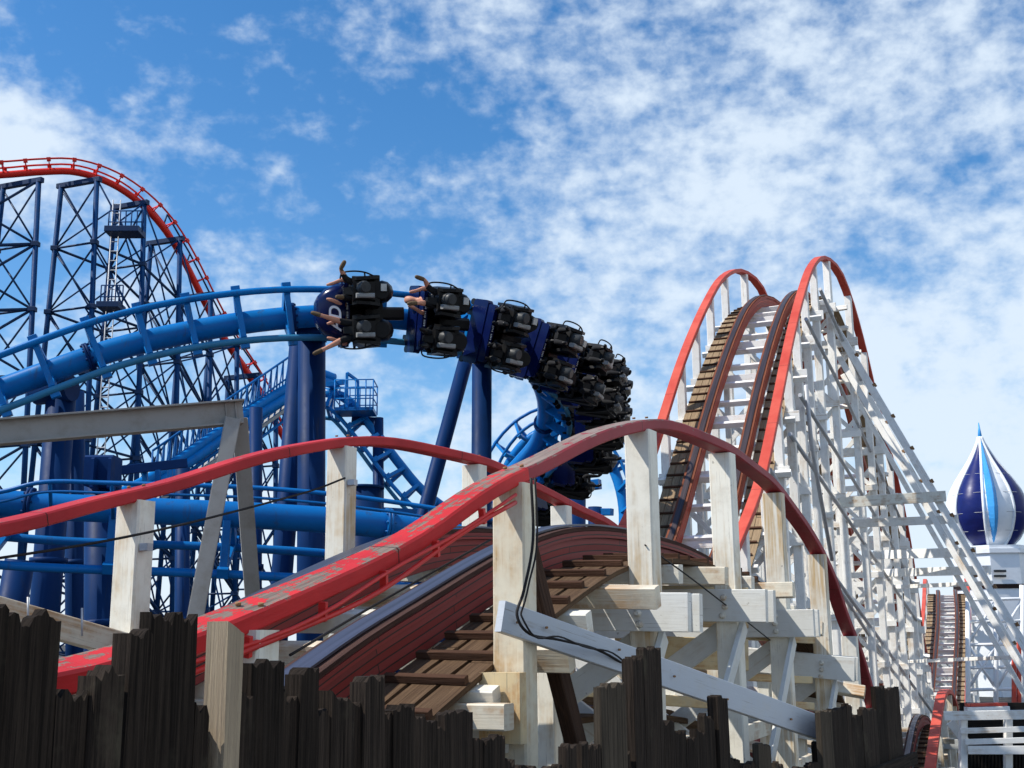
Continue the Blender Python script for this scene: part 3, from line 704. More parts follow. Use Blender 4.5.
# ---- navy plant building and tank
bld=thing('plant_building',(P(430,520,30).x,30,0),'navy flat-roofed ride building half hidden behind the level blue track','building')
def prism(m,pts,z0,z1,mi=0):
    n=len(pts); vs=[(x,y,z0) for x,y in pts]+[(x,y,z1) for x,y in pts]
    fs=[list(range(n,2*n))]+[[i,(i+1)%n,(i+1)%n+n,i+n] for i in range(n)]; m.add(vs,fs,[[(0,0)]*len(f) for f in fs],False,mi)
q=P(378,512,29); q2=P(500,508,31)
m=MB(); prism(m,[(q.x,q.y),(q2.x,q2.y),(q2.x,q2.y+4),(q.x,q.y+4)],0,q.z); m.build('wall',M['navy'],bld)
m=MB(); prism(m,[(q.x-.1,q.y-.1),(q2.x+.1,q2.y-.1),(q2.x+.1,q2.y+4.1),(q.x-.1,q.y+4.1)],q.z,q.z+0.12); m.build('roof',M['blue_mid'],bld)
q=P(364,489,27); tk=thing('tank',(q.x,q.y,0),'dark navy round tank with rimmed lid beside the ride building','tank')
m=MB(); m.tube([(q.x,q.y,0),(q.x,q.y,q.z)],0.42,24); m.build('tank_body',M['navy'],tk); m=MB(); m.tube([(q.x,q.y,q.z),(q.x,q.y,q.z+.06)],0.46,24); m.build('lid',M['tower_blue'],tk)

# ------------------------------------------------------------------ giant red coaster on dark blue lattice towers
rootG=thing('steel_coaster_track',(P(80,300,100).x,100,0),'bright red tubular track cresting and dropping over the dark blue lattice towers','roller coaster')
key=[(-150,182,96),(-70,177,97),(0,175,98),(40,172,99),(75,172,100),(110,183,101.5),(140,203,103),(165,230,105),(185,263,107),(205,303,109),(225,340,111),(245,370,113),(262,398,114.5),(285,440,116),(310,490,118)]
GP=[P(*k) for k in key]
G=steel_track(rootG,GP,[(0,0,-1)]*len(GP),dict(spine=M['bright_red'],rail=[M['bright_red'],M['bright_red']],tie=M['bright_red']),k=2.0,spine_r=0.155,rail_r=0.045,gauge=0.36,off=0.46,tie=0.95,n=12,tiebeam=0.045)
LG=G['line']
m=MB(); pts=[];d=near_param3(LG,P(165,230,105))
while d<LG.len-1:
    p,T,S,U=G['frame'](d); pts.append(p-U*1.3+S*1.5); d+=2
m.tube(pts,0.16,6); m.tube([q+Vector((0.3,0,1.1)) for q in pts],0.09,5); 
for q in pts[::2]: m.tube([q,q+Vector((0.3,0,1.1))],0.08,5)
m.build('dark_rail_side',M['tower_dark'],rootG)  # dark tubes added along the drop to stand for the rails' dark outer side
labels=['lattice tower cut off by the left edge of the picture','second lattice tower from the left, clear sky on its left','third lattice tower from the left, with ladder and two platforms','fourth lattice tower, under the start of the red drop','fifth lattice tower, halfway down the red drop','sixth lattice tower, near the low end of the red drop','seventh, short lattice tower by the lift slope','last and shortest lattice tower, behind the big navy pillar','lattice tower wholly left of the first one']
st=[(22,0),(80,1),(130,2),(166,3),(197,4),(223,5),(243,6),(262,7)]
prev=None
Tn=Vector((0.93,-0.36,0)).normalized()
for px,k in st:
    best=min((LG.len*i/600 for i in range(601)),key=lambda dd:abs((lambda q:(CR.inverted()@(q-Vector((0,0,EYE)))))(LG.at(dd)).x/-(CR.inverted()@(LG.at(dd)-Vector((0,0,EYE)))).z*FPX+512-px))
    c=LG.at(best); hw=1.95 if k<2 else 1.6; top=c.z-0.95
    t=thing('lattice_tower',(c.x,c.y,0),'dark blue steel '+labels[k],'tower','lattice towers under the red track')
    A0=Vector((c.x,c.y,0))-Tn*hw; B0=Vector((c.x,c.y,0))+Tn*hw; sp=0.035
    def leg(q,z): 
        s_=-1 if (q-Vector((c.x,c.y,0))).dot(Tn)<0 else 1
        return q+Tn*s_*sp*(top-z)+Vector((0,0,z))
    for q in (A0,B0): tube_part('leg',M['tower_blue'],t,[leg(q,0),leg(q,top)],0.235,n=10)
    beam_part('cap_beam',M['tower_dark'],t,leg(A0,top)-Tn*0.4,leg(B0,top)+Tn*0.4,0.45,0.45)
    z=top;lv=[top]
    while z>4: z-=5.8; lv.append(max(z,0.5))
    for i in range(len(lv)-1):
        a,b=lv[i],lv[i+1]
        tube_part('cross_brace',M['tower_dark'],t,[leg(A0,a-.3),leg(B0,b)],0.085,n=6); tube_part('cross_brace',M['tower_dark'],t,[leg(B0,a-.3),leg(A0,b)],0.085,n=6)
        tube_part('strut',M['tower_dark'],t,[leg(A0,b),leg(B0,b)],0.10,n=6)
        for q in (A0,B0):
            m=MB(); m.box(leg(q,b),(0.6,0.6,0.4)); m.build('node_plate',M['tower_dark'],t)
    if prev is not None and k!=1:
        (pA,pB,plv,pleg)=prev
        for i in range(min(len(lv),len(plv))-1):
            for q,pq in ((A0,pA),(B0,pB)):
                tube_part('long_brace',M['tower_blue'],t,[leg(q,lv[i]),pleg(pq,plv[i+1])],0.08,n=6)
                tube_part('long_brace',M['tower_blue'],t,[pleg(pq,plv[i]),leg(q,lv[i+1])],0.08,n=6)
                tube_part('long_strut',M['tower_dark'],t,[leg(q,lv[i+1]),pleg(pq,plv[i+1])],0.12,n=6)
    elif k==0:
        m=MB()
        for i in range(len(lv)-1):
            for q in (A0,B0):
                m2=q+Vector((-9.5,0.5,0))
                m.tube([leg(q,lv[i]),m2+Vector((0,0,lv[i+1]))],0.12,6); m.tube([leg(q,lv[i+1]),m2+Vector((0,0,lv[i]))],0.12,6); m.tube([leg(q,lv[i+1]),m2+Vector((0,0,lv[i+1]))],0.15,6)
        m.build('long_brace',M['tower_dark'],t)
    prev=(A0,B0,lv,leg)
    if k==2:
        lad=MB(); a=P(117,200,98); 
        z=a.z
        for sx in (-.32,.32): lad.tube([Vector((a.x+sx,a.y,2)),Vector((a.x+sx,a.y,a.z))],0.055,5)
        z=2
        while z<a.z: lad.tube([Vector((a.x-.32,a.y,z)),Vector((a.x+.32,a.y,z))],0.05,4); z+=0.85
        lad.build('ladder',M['galv'],t)
        for (px1,py1,px2) in ((108,232,142),(100,307,122)):
            p1=P(px1,py1,97.5); p2=P(px2,py1,97.5); pl=MB(); pl.beam(p1,p2,2.0,0.5); o=pl.build('platform',M['tower_dark'],t)
            rl=MB(); n=7
            for i in range(n):
                q=p1.lerp(p2,i/(n-1)); rl.tube([q,q+Vector((0,0,1.9))],0.06,5)
            for dz in (0.9,1.9): rl.tube([p1+Vector((0,0,dz)),p2+Vector((0,0,dz))],0.06,5)
            rl.build('platform_railing',M['tower_blue'],o)

# ------------------------------------------------------------------ the train
def make_skin(name,joints,edges,mat_fn,parent,frame,mats,levels=2):
    me=bpy.data.meshes.new(name); me.from_pydata([j[0] for j in joints],edges,[])
    o=bpy.data.objects.new(name,me); col.objects.link(o)
    md=o.modifiers.new('Skin','SKIN'); md.use_smooth_shade=True; md.branch_smoothing=0.4
    if not me.skin_vertices: 
        raise RuntimeError('no skin layer')
    for i,j in enumerate(joints):
        r=j[1]; me.skin_vertices[0].data[i].radius=(r,r) if isinstance(r,(int,float)) else r
    me.skin_vertices[0].data[0].use_root=True
    sb=o.modifiers.new('Sub','SUBSURF'); sb.levels=levels; sb.render_levels=levels
    bpy.context.view_layer.update()
    dg=bpy.context.evaluated_depsgraph_get(); nm=bpy.data.meshes.new_from_object(o.evaluated_get(dg))
    bpy.data.objects.remove(o)
    for m_ in mats: nm.materials.append(m_)
    for pl in nm.polygons:
        pl.use_smooth=True; pl.material_index=mat_fn(pl.center)
    nm.transform(frame)
    return nm
def rider_mesh(kind):
    # local frame: x forward, y to the upper side of the banked car, z towards the track; hip at the origin. One continuous body.
    # per leg (side -1, side +1): knee, ankle, toe offsets
    legs={'a':[((0.44,-0.12,-0.05),(0.50,-0.14,-0.38),(0.64,-0.14,-0.46)),((0.38,0.22,-0.10),(0.50,0.40,-0.24),(0.42,0.56,-0.30))],
          'b':[((0.44,-0.18,-0.04),(0.82,-0.36,-0.24),(1.04,-0.46,-0.20)),((0.46,0.16,-0.04),(0.86,0.26,-0.24),(1.06,0.33,-0.16))],
          'd':[((0.44,-0.06,-0.05),(0.72,-0.08,-0.30),(0.94,-0.12,-0.28)),((0.42,0.24,-0.08),(0.60,0.38,-0.24),(0.82,0.42,-0.26))],
          'c':[((0.40,-0.13,-0.04),(0.46,-0.14,-0.36),(0.62,-0.15,-0.42)),((0.40,0.13,-0.04),(0.52,0.15,-0.36),(0.68,0.17,-0.40))]}[kind]
    hx=0.05 if kind=='c' else 0.46
    J=[((0,0,0),(0.15,0.12)),((0.0,0,0.18),(0.15,0.11)),((hx*0.5,0,0.38),(0.17,0.12)),((hx*0.6,0,0.50),(0.10,0.09)),((hx*0.75,0,0.58),0.055),((hx,0,0.67),0.085),((hx+.02,0,0.77),0.092),((hx,0,0.85),0.06)]
    E=[(0,1),(1,2),(2,3),(3,4),(4,5),(5,6),(6,7)]
    for si,sg in enumerate((-1,1)):
        k,a,t=(Vector(q) for q in legs[si]); b=len(J); d=(t-a)
        J+=[((0.06,0.10*sg,-0.02),0.085),(tuple(k),0.066),(tuple(k.lerp(a,0.45)),0.056),(tuple(a),0.038),(tuple(a+d*0.25),0.048),(tuple(a+d*0.7),0.046),(tuple(t),0.034)]
        E+=[(0,b)]+[(b+i,b+i+1) for i in range(6)]
        b=len(J); hd=0.30 if kind=='c' else 0.62
        J+=[((hx*0.5,0.19*sg,0.46),0.062),((hx*0.5+0.14,0.25*sg,0.24),0.045),((hd-0.06,0.17*sg,0.20),0.034),((hd,0.15*sg,0.20),0.040),((hd+0.08,0.13*sg,0.22),0.022)]
        E+=[(3,b)]+[(b+i,b+i+1) for i in range(4)]
    return J,E
def rider_mat(kind):
    toes={'a':[(0.64,-0.14,-0.46),(0.42,0.56,-0.30)],'b':[(1.04,-0.46,-0.20),(1.06,0.33,-0.16)],'d':[(0.94,-0.12,-0.28),(0.82,0.42,-0.26)],'c':[(0.62,-0.15,-0.42),(0.68,0.17,-0.40)]}[kind]
    def f(c):
        if min((c-Vector(t)).length for t in toes)<0.21: return 2 if kind!='c' else 3
        if c.z>0.79 or (c.z>0.66 and c.x<(0.0 if kind=='c' else 0.41)): return 4
        if c.z>0.60: return 0
        if kind=='a' and c.z>0.42 and c.x<0.5: return 5
        if kind!='c':
            if c.z<0.06 and (c.x>0.50 or abs(c.y)>0.30): return 0
            if c.x>0.30 and c.z>0.12: return 0
        return 1
    return f
rider_cache={}
I4=Matrix.Identity(4)
for kd in 'abcd':
    J,E=rider_mesh(kd); rider_cache[kd]=make_skin('person',J,E,rider_mat(kd),None,I4,[M['skin'],M['cloth_black'],M['shoe'],M['black'],M['hair'],M['redcloth']],levels=2)
def frame_matrix(p,T,S,U):
    m=Matrix.Identity(4)
    for i,a in enumerate((T,S,U)):
        m[0][i],m[1][i],m[2][i]=a.x,a.y,a.z
    m.translation=p; return m
class LP(MB): pass
def local_thing(name,mat,label,cat,group=None):
    o=bpy.data.objects.new(name,None); col.objects.link(o); o.matrix_world=mat; o['_o']=(0,0,0); o.empty_display_size=0.3
    return tag(o,label,cat,group)
def rbox(m,c,s,mi=0,ch=0.02): m.box(c,s,mi=mi,ch=ch); return m
def text_mesh(txt,size,mat,M4,parent,name='lettering'):
    cu=bpy.data.curves.new('t','FONT'); cu.body=txt; cu.size=size; cu.extrude=0.006; cu.shear=0.25; cu.offset=size*0.02
    o=bpy.data.objects.new('t',cu); col.objects.link(o); bpy.context.view_layer.update()
    me=bpy.data.meshes.new_from_object(o.evaluated_get(bpy.context.evaluated_depsgraph_get())); bpy.data.objects.remove(o)
    me.materials.clear(); me.materials.append(mat); me.transform(M4); me.name=name
    ob=bpy.data.objects.new(name,me); col.objects.link(ob); ob.parent=parent; return ob
Xv,Yv,Zv=Vector((1,0,0)),Vector((0,1,0)),Vector((0,0,1))
def make_car(root):
    # origin on the spine, x = direction of travel, z = towards the spine
    m=MB()
    m.box((0.13,0,-0.98),(0.14,1.34,0.46),ch=0.05)               # tall fin-shaped bulkhead
    m.box((0.13,0,-1.32),(0.10,1.20,0.24),ch=0.05); fa=m.build('fairing',M['car_navy'],root)
    m=MB()
    for i in range(16):
        if i%5!=3: m.box((0.13,-0.25+i*0.034,-1.442),(0.035,0.022,0.006),ch=0)
    m.build('lettering',M['white_plain'],fa)
    m=MB(); m.box((-0.30,0,-0.80),(0.75,0.42,0.28),ch=0.05); m.box((-0.80,0,-0.85),(0.60,0.26,0.22),ch=0.05); m.box((-0.42,0,-1.12),(0.34,1.0,0.40),ch=0.08); m.build('chassis',M['black'],root)
    for sy in (-1,1):
        m=MB(); y=0.48*sy
        for dx in (-0.16,0.10):
            m.tube([(dx,y-0.03,-0.50),(dx,y+0.03,-0.50)],0.085,14); m.tube([(dx,y-0.03,-0.72),(dx,y+0.03,-0.72)],0.085,14); m.tube([(dx-.02,y+0.13*sy,-0.60),(dx+.02,y+0.13*sy,-0.60)],0.07,12)
        m.box((-0.03,y*0.82,-0.66),(0.42,0.14,0.22),ch=0.03); m.build('wheel_bogie',M['black'],root)
    seats=[]
    for sy in (-1,1):
        y=0.37*sy; m=MB()
        m.box((-0.33,y,-1.46),(0.17,0.62,0.90),ch=0.08)           # shell back
        m.box((-0.27,y,-0.98),(0.24,0.38,0.26),ch=0.09)           # head rest
        m.box((-0.10,y,-1.88),(0.42,0.50,0.18),ch=0.08)           # pan
        for s2 in (-1,1):
            m.poly([(-0.36,y+s2*0.29,-1.0),(-0.14,y+s2*0.29,-1.1),(-0.04,y+s2*0.28,-1.55),(0.08,y+s2*0.26,-1.80),(0.12,y+s2*0.24,-1.90),(0.05,y+s2*0.22,-2.0),(-0.20,y+s2*0.24,-2.05),(-0.40,y+s2*0.26,-1.98),(-0.44,y+s2*0.29,-1.6)],0.06,(0,1,0))
        m.tube([(-0.38,y,-1.2),(-0.46,y,-1.4),(-0.50,y,-1.7),(-0.44,y,-1.95)],0.2,12,radii=[0.12,0.19,0.22,0.15])
        m.poly([(0.08,y-0.08,-1.88),(0.26,y-0.06,-1.74),(0.26,y+0.06,-1.74),(0.08,y+0.08,-1.88)],0.09,(0,0,1))
        s=m.build('seat',M['black'],root)
        # over-shoulder restraint: two thick curved tubes and cross bar
        m=MB()
        for s2 in (-1,1):
            m.tube(catmull([(-0.38,y+s2*0.13,-1.02),(-0.16,y+s2*0.17,-0.98),(0.02,y+s2*0.15,-1.18),(0.07,y+s2*0.12,-1.48),(0.04,y+s2*0.08,-1.68)],4),0.052,8)
        m.tube([(0.06,y-0.14,-1.50),(0.06,y+0.14,-1.50)],0.04,8)
        m.box((0.05,y,-1.66),(0.12,0.26,0.12),ch=0.03); m.build('shoulder_restraint',M['black'],s)
        m=MB(); m.tube([(-0.08,y+.05,-1.95),(-0.08,y+.05,-2.02),(-0.09,y+.06,-2.12),(-0.10,y+.06,-2.16)],0.16,14,radii=[0.15,0.135,0.115,0.10]); m.build('seat_boss',M['dgrey'],s)
        m=MB(); m.box((-0.10,y-0.10,-2.06),(0.34,0.09,0.14),ch=0.02); m.build('grey_bracket',M['bracket'],s)
        m=MB(); m.box((-0.47,y+0.06,-1.99),(0.11,0.14,0.04),ch=0.005)
        if sy==1: m.build('label_panel',M['label'],s)
        m=MB(); m.tube(catmull([(-0.30,y+0.27*sy,-1.98),(-0.10,y+0.34*sy,-2.02),(0.12,y+0.36*sy,-1.98),(0.30,y+0.33*sy,-1.90),(0.34,y+0.22*sy,-1.88)],4),0.016,6)
        m.tube([(-0.1,y+0.34*sy,-2.02),(-0.12,y+0.2*sy,-1.98)],0.016,6); m.build('grab_hoop',M['black'],s)
        seats.append(s)
    return root
def child_copy(o,parent):
    c=o.copy(); col.objects.link(c); c.parent=parent
    for ch in [x for x in bpy.data.objects if x.parent==o]: child_copy(ch,c)
    return c
dcar=near_param3(LT,P(342,317,23.6))
ncar=12; proto=None
carlab=['leading car of the train, with white slanted lettering on its navy nose','second car of the train, rider kicking a leg up above it','third car from the front, its navy bulkhead edge-on','fourth car from the front, at the start of the bend','fifth car from the front, tilted out on the bend','sixth car from the front, at the outermost top of the bend','seventh car from the front, right edge of the dangling stack','eighth car from the front, above the red handrail','ninth car from the front, behind the red handrail','tenth car, dangling under the red handrail','eleventh car, on the lower part of the bend','twelfth car, below the eleventh on the bend','thirteenth car, next to last on the bend','last car of the train, lowest on the bend']
CARSTEP=1.30
carframes=[]
for i in range(ncar):
    d=dcar+i*CARSTEP
    if d>LT.len-2: break
    p,T,S,U=T_['frame'](d); Fw=-T; S2=U.cross(Fw)
    mat=frame_matrix(p,Fw,S2,U)
    r=local_thing('coaster_car',mat,carlab[i],'coaster car','cars of the inverted train')
    if proto is None: make_car(r); proto=r; kids=[x for x in bpy.data.objects if x.parent==proto]
    else:
        for x in kids: child_copy(x,r)
    carframes.append(mat)
# nose with lettering on the leading car
m=MB()
secs=[(0.18,0.56,0.46),(0.36,0.52,0.42),(0.52,0.44,0.33),(0.64,0.32,0.22),(0.70,0.20,0.12)]
cs=[Vector((x,0,-1.12)) for x,_,_ in secs]
m.sweep(cs,[Yv]*5,[Zv]*5,[(math.copysign(abs(math.cos(a))**0.5,math.cos(a)),0.75*math.copysign(abs(math.sin(a))**0.5,math.sin(a))) for a in [2*math.pi*i/20 for i in range(20)]],smooth=True,scale=[s_[1] for s_ in secs])
nose=m.build('nose',M['car_navy'],proto)
# lettering lies on the face turned away from the rails, read along the side axis
b=Matrix(((0,-1,0,0.62),(1,0,0,-0.36),(0,0,1,-1.64),(0,0,0,1)))
b=Matrix(((0,0.93,0.35,0.27),(1,0,0,-0.38),(0,0.35,-0.93,-1.545),(0,0,0,1)))
lt=text_mesh('AD',0.33,M['white_plain'],b,nose)
# riders
ORD=['leading','second','third','fourth','fifth','sixth','seventh','eighth','ninth','tenth','eleventh','twelfth','thirteenth','last','last']
ridlab={(0,1):('a','rider in the leading car, upper seat, bare leg and dark shoe kicked up'),(0,-1):('b','rider in the leading car, lower seat, bare shins stretched forward'),
        (1,1):('d','rider in the second car, upper seat, one leg thrown above the track'),(1,-1):('c','rider in the second car, lower seat, dark trousers and shoes')}
for i,mat in enumerate(carframes):
    for sy in (1,-1):
        kd,lab=ridlab.get((i,sy),('c','rider in dark clothes, %s seat of the %s car from the front'%('upper' if sy>0 else 'lower',ORD[i])))
        o=bpy.data.objects.new('person',rider_cache[kd]); col.objects.link(o)
        o.matrix_world=mat@Matrix.Translation((-0.16,0.37*sy,-1.72))
        tag(o,lab,'person','riders in the rear cars' if i>=2 else 'riders in the front two cars')
for i,sy in ((0,1),(0,-1),(1,1)):
    pass

# ------------------------------------------------------------------ grey steel A-frame on the left
fr_=thing('steel_a_frame',(P(236,410,9.8).x,9.8,0),'grey steel A-frame with long overhead I-beam at the left of the picture','frame')
a=P(-60,437,9.0); b=P(243,412,9.8); t=(b-a).normalized(); up=Vector((0,0,1)); sd_=t.cross(up).normalized()
m=MB(); m.beam(a,b,0.012,0.19); m.beam(a+up*0.095,b+up*0.095,0.13,0.014); m.beam(a-up*0.095,b-up*0.095,0.13,0.014)
for f in (0.94,0.975): q=a.lerp(b,f); m.box(q-sd_*0.03,(0.012,0.10,0.17),(t,sd_,up))
m.build('overhead_beam',M['tan_steel'],fr_)
def channel(p0,p1,w,mat,parent,name):
    t=(p1-p0).normalized(); m=MB(); q=Vector((0.25,-0.97,0)); m.beam(p0,p1,w,0.012,up=q); s_=t.cross(q).normalized()
    m.beam(p0+s_*w/2-q*0.05,p1+s_*w/2-q*0.05,0.012,0.10,up=q); m.beam(p0-s_*w/2-q*0.05,p1-s_*w/2-q*0.05,0.012,0.10,up=q); m.build(name,mat,parent)
p0=P(233,418,9.7); p1=P(191,640,9.3); channel(p0+(p1-p0)*2.6,p0,0.115,M['tan_steel'],fr_,'leg')
p0=P(240,418,9.9); p1=P(256,640,10.5); channel(p0+(p1-p0)*2.6,p0,0.115,M['tan_steel'],fr_,'leg')

# ------------------------------------------------------------------ boards around the front post
gb=thing('handrail_board',tuple(P(503,617,6.05)),'long pale grey board sloping down to the right across the white posts','board')
a=P(500,616,6.05); b=P(824,730,8.3); beam_part('board',M['grey_board'],gb,a,b,0.045,0.155,seg=4,wob=0.003)
for t in (0.03,0.1,0.29,0.45,0.62,0.85):
    q=a.lerp(b,t)+Vector((0.02,-0.026,random.uniform(-.04,.04))); tube_part('nail_head',M['rust'],gb,[q,q+Vector((0.005,-0.012,0))],0.007,6)

cb=catmull([P(531,478,6.05),P(533,540,6.05),P(524,590,6.0),P(517,615,5.96),P(530,634,6.0),P(560,640,6.2),P(598,650,6.5),P(630,668,6.8)],6)
o=MB(); o.tube(cb,0.0075,6); o.tube([q+Vector((0.02,-0.01,0.012*math.sin(i*.7))) for i,q in enumerate(cb)],0.005,6); tag(o.build('cable',M['cable']),'black cable looping under the pale grey sloping board','cable')
pp=thing('timber_prop',tuple(P(578,760,6.6)),'dark brown slanting timber prop leaning beside the rust-stained white post','prop'); beam_part('prop',M['brown_post'],pp,P(526,545,6.5),P(590,800,7.0),0.09,0.10)
for d in postsA:
    T,S,U=fr(d)
    for k in (0,1):
        for off in (-0.035,0.04):
            q=pt(d,k)+U*0.043+S*off+T*off*0.6; tube_part('rail_bolt',M['rust'],rootA,[q,q+U*0.012],0.011,6)
    Th=Vector((T.x,T.y,0)).normalized(); Sh=Vector((S.x,S.y,0)).normalized()
    q=pt(d,0)+Vector((0,0,-0.33))+Sh*0.10-Th*0.04; m=MB(); m.box(q+Sh*0.03,(0.06,0.05,0.045),(Sh,Th,Vector((0,0,1)))); m.build('wire_bracket',M['galv'],rootA)
# collar boxing at front post
d=dA; T,S,U=fr(d); Th=Vector((T.x,T.y,0)).normalized(); Sh=Vector((S.x,S.y,0)).normalized(); pc=pt(d,1); pc.z=P(510,706,6.3).z
m=MB(); m.beam(pc-Vector((0,0,.17))-Th*0.15,pc+Vector((0,0,.17))-Th*0.15,0.235,0.07,up=Th); m.build('post_collar',M['orange_tie'],rootA)
q=P(509,717,5.95); beam_part('tie',M['white_rusty'],rootA,q-Sh*2.2,q,0.12,0.125)
for du,dz in ((0.12,-1.55),(0.30,-1.5),(0.50,-1.62)):
    pts=[];d=3.5
    while d<A['line'].len-1: pts.append(pt(d,du)+Vector((0,0,dz-0.55))); d+=1.0
    m=MB()
    for a,b in zip(pts,pts[1:]): m.beam(a,b,0.30,0.05)
    m.build('dark_backing_boards',M['plank'],rootA)  # dark boards added under the deck to block the bright background
# tan rusty beam lower left
lb=thing('timber_beam',tuple(P(70,615,6.6)),'tan rust-stained beam at the left edge, sloping down behind the dark pickets','beam'); beam_part('beam',M['white_rusty'],lb,P(-60,594,6.3),P(190,664,7.5),0.08,0.14)
for x,y in ((28,611),(82,622)): tube_part('wire_tie',M['galv'],lb,[P(x,y-14,6.5),P(x,y+14,6.5)],0.006)
# thin wires
def wire(pts,label,r=0.008,sag=0):
    o=MB(); o.tube(catmull([P(*p) for p in pts],6),r,5); tag(o.build('wire',M['cable']),label,'wire')
wire([(-40,560,6.2),(0,558,6.3),(150,532,7.1),(300,494,8.6),(345,478,9.0)],'thin dark wire running past the left white posts under the far handrail')
wire([(290,655,4.6),(380,602,5.4),(490,540,6.0)],'thin dark wire slanting over the near rail towards the front post',0.006)
wire([(645,545,8.0),(700,585,8.9),(770,640,10.9)],'thin dark wire between the posts right of the crest',0.006)

# ------------------------------------------------------------------ picket fence
fence=thing('picket_fence',(f0.x,f0.y,2.35),'dark weathered ragged picket fence along the bottom of the picture','fence')
pk=[(-70,-30,590,0),(-32,4,600,0),(2,56,604,0),(56,86,684,0),(88,118,661,1),(146,193,606,0),(126,147,626,1),(194,208,692,0),(233,249,684,0),(248,281,655,0),(281,297,688,0),(294,312,662,1),(312,326,700,0),(325,347,686,1),(347,359,697,0),(358,378,672,1),(378,388,708,0),(388,408,700,1),(409,421,712,0),(422,434,710,0),(434,443,722,0),(443,470,706,0),(470,480,728,0),(480,490,735,0),(490,502,730,0),(503,513,756,0),(514,526,762,0),(527,539,760,0),(540,551,764,0),(552,562,758,0),
(563,573,742,0),(578,585,738,0),(586,597,742,0),(597,621,680,2),(606,614,742,0),(614,627,750,0),(628,638,654,1),(639,656,644,0),(658,671,718,0),(671,682,728,0),(683,693,735,0),(693,702,725,0),(702,712,710,0),(713,723,690,1),(723,738,752,0),(738,752,760,0),(754,766,738,2),(772,779,758,0),(782,792,764,0),(794,804,762,0),(806,816,760,0),(818,829,708,2),(829,843,706,0),(843,848,700,0),(847,860,713,0),(859,873,704,0),(873,882,685,0),(883,896,686,0)]
zb=2.35
def picket(x0,x1,yt,kind,mat,jag=0.03,thick=0.045,off=0.0,zbase=zb):
    xm=(x0+x1)/2; D=fenceD(xm)
    a=P(x0,yt,fenceD(x0)); b=P(x1,yt,fenceD(x1)); w=((b-a).xy).length; c=P(xm,yt,D)+FN*off
    w=max(w,0.03); th=thick; m=MB()
    n=max(5,min(14,int(w/0.009))); lean=random.uniform(-0.004,0.004); vs=[];fs=[];us=[]
    # ragged top: n columns across, front and back
    ph=random.random()*6; tops=[-jag*(0.5+0.5*math.sin(ph+i*0.9)*random.random())*0.55-abs(random.gauss(0,1))*jag*0.22 for i in range(n+1)]
    if random.random()<0.3: tops=[t-0.03*i/n for i,t in enumerate(tops)]
    rows=6
    for side in (0.5,-0.5):
        for r in range(rows+1):
            for i in range(n+1):
                zt=c.z+tops[i]; z=zbase+(zt-zbase)*r/rows
                edge=random.uniform(-.003,.003) if i in (0,n) else 0
                q=Vector((c.x,c.y,0))+FD*((i/n-0.5)*w+edge+lean*(z-zbase))+FN*(side*th+random.uniform(-.0015,.0015)); vs.append((q.x,q.y,z))
    k=(rows+1)*(n+1); u0=random.random()*30; v0=random.random()*30
    def U_(idx,sidev=0):
        v=vs[idx]; s_=(Vector(v).dot(FD)); return (u0+v[2],v0+s_+sidev)
    for s_ in (0,1):
        for r in range(rows):
            for i in range(n):
                q=[s_*k+r*(n+1)+i,s_*k+r*(n+1)+i+1,s_*k+(r+1)*(n+1)+i+1,s_*k+(r+1)*(n+1)+i]; fs.append(q); us.append([U_(j) for j in q])
    for r in range(rows):
        for i in (0,n):
            q=[r*(n+1)+i,(r+1)*(n+1)+i,k+(r+1)*(n+1)+i,k+r*(n+1)+i]; fs.append(q); us.append([(u0+vs[q[0]][2],v0),(u0+vs[q[1]][2],v0),(u0+vs[q[2]][2],v0+th),(u0+vs[q[3]][2],v0+th)])
    for i in range(n):
        q=[rows*(n+1)+i,rows*(n+1)+i+1,k+rows*(n+1)+i+1,k+rows*(n+1)+i]; fs.append(q); us.append([U_(q[0]),U_(q[1]),U_(q[2],th),U_(q[3],th)])
    m.add(vs,fs,us,False,0); return m.build('picket',mat,fence)
for x0,x1,yt,kd in pk:
    picket(x0,x1,yt,kd,M['fence_mid'] if kd==2 else M['fence'],jag=0.06 if x1<300 else 0.045,thick=0.055 if kd==1 else 0.035,off=random.uniform(-.008,.008))
    # narrower boards close the gaps behind
for i in range(30):
    x=-60+i*33+random.uniform(-6,6)
    if x<135 or 500<x<565 or 738<x<815: continue
    near=[p_ for p_ in pk if p_[0]-8<x<p_[1]+8]
    if near:
        yt=max(p_[2] for p_ in near)+random.uniform(14,48); w=26*2.9/fenceD(x)
        picket(x-w/2,x+w/2,yt,0,M['fence'],off=-0.05)
o=picket(217,233,621,0,M['fence_pale'],jag=0.003,thick=0.072,off=0.0); o.name='fence_post'; o['label']='pale new square timber post'
for z in (2.6,3.05):
    a=f0-FD*6+FN*-0.045; b=f0+FD*8.6+FN*-0.045; beam_part('fence_rail',M['fence'],fence,(a.x,a.y,z),(b.x,b.y,z),0.04,0.09)

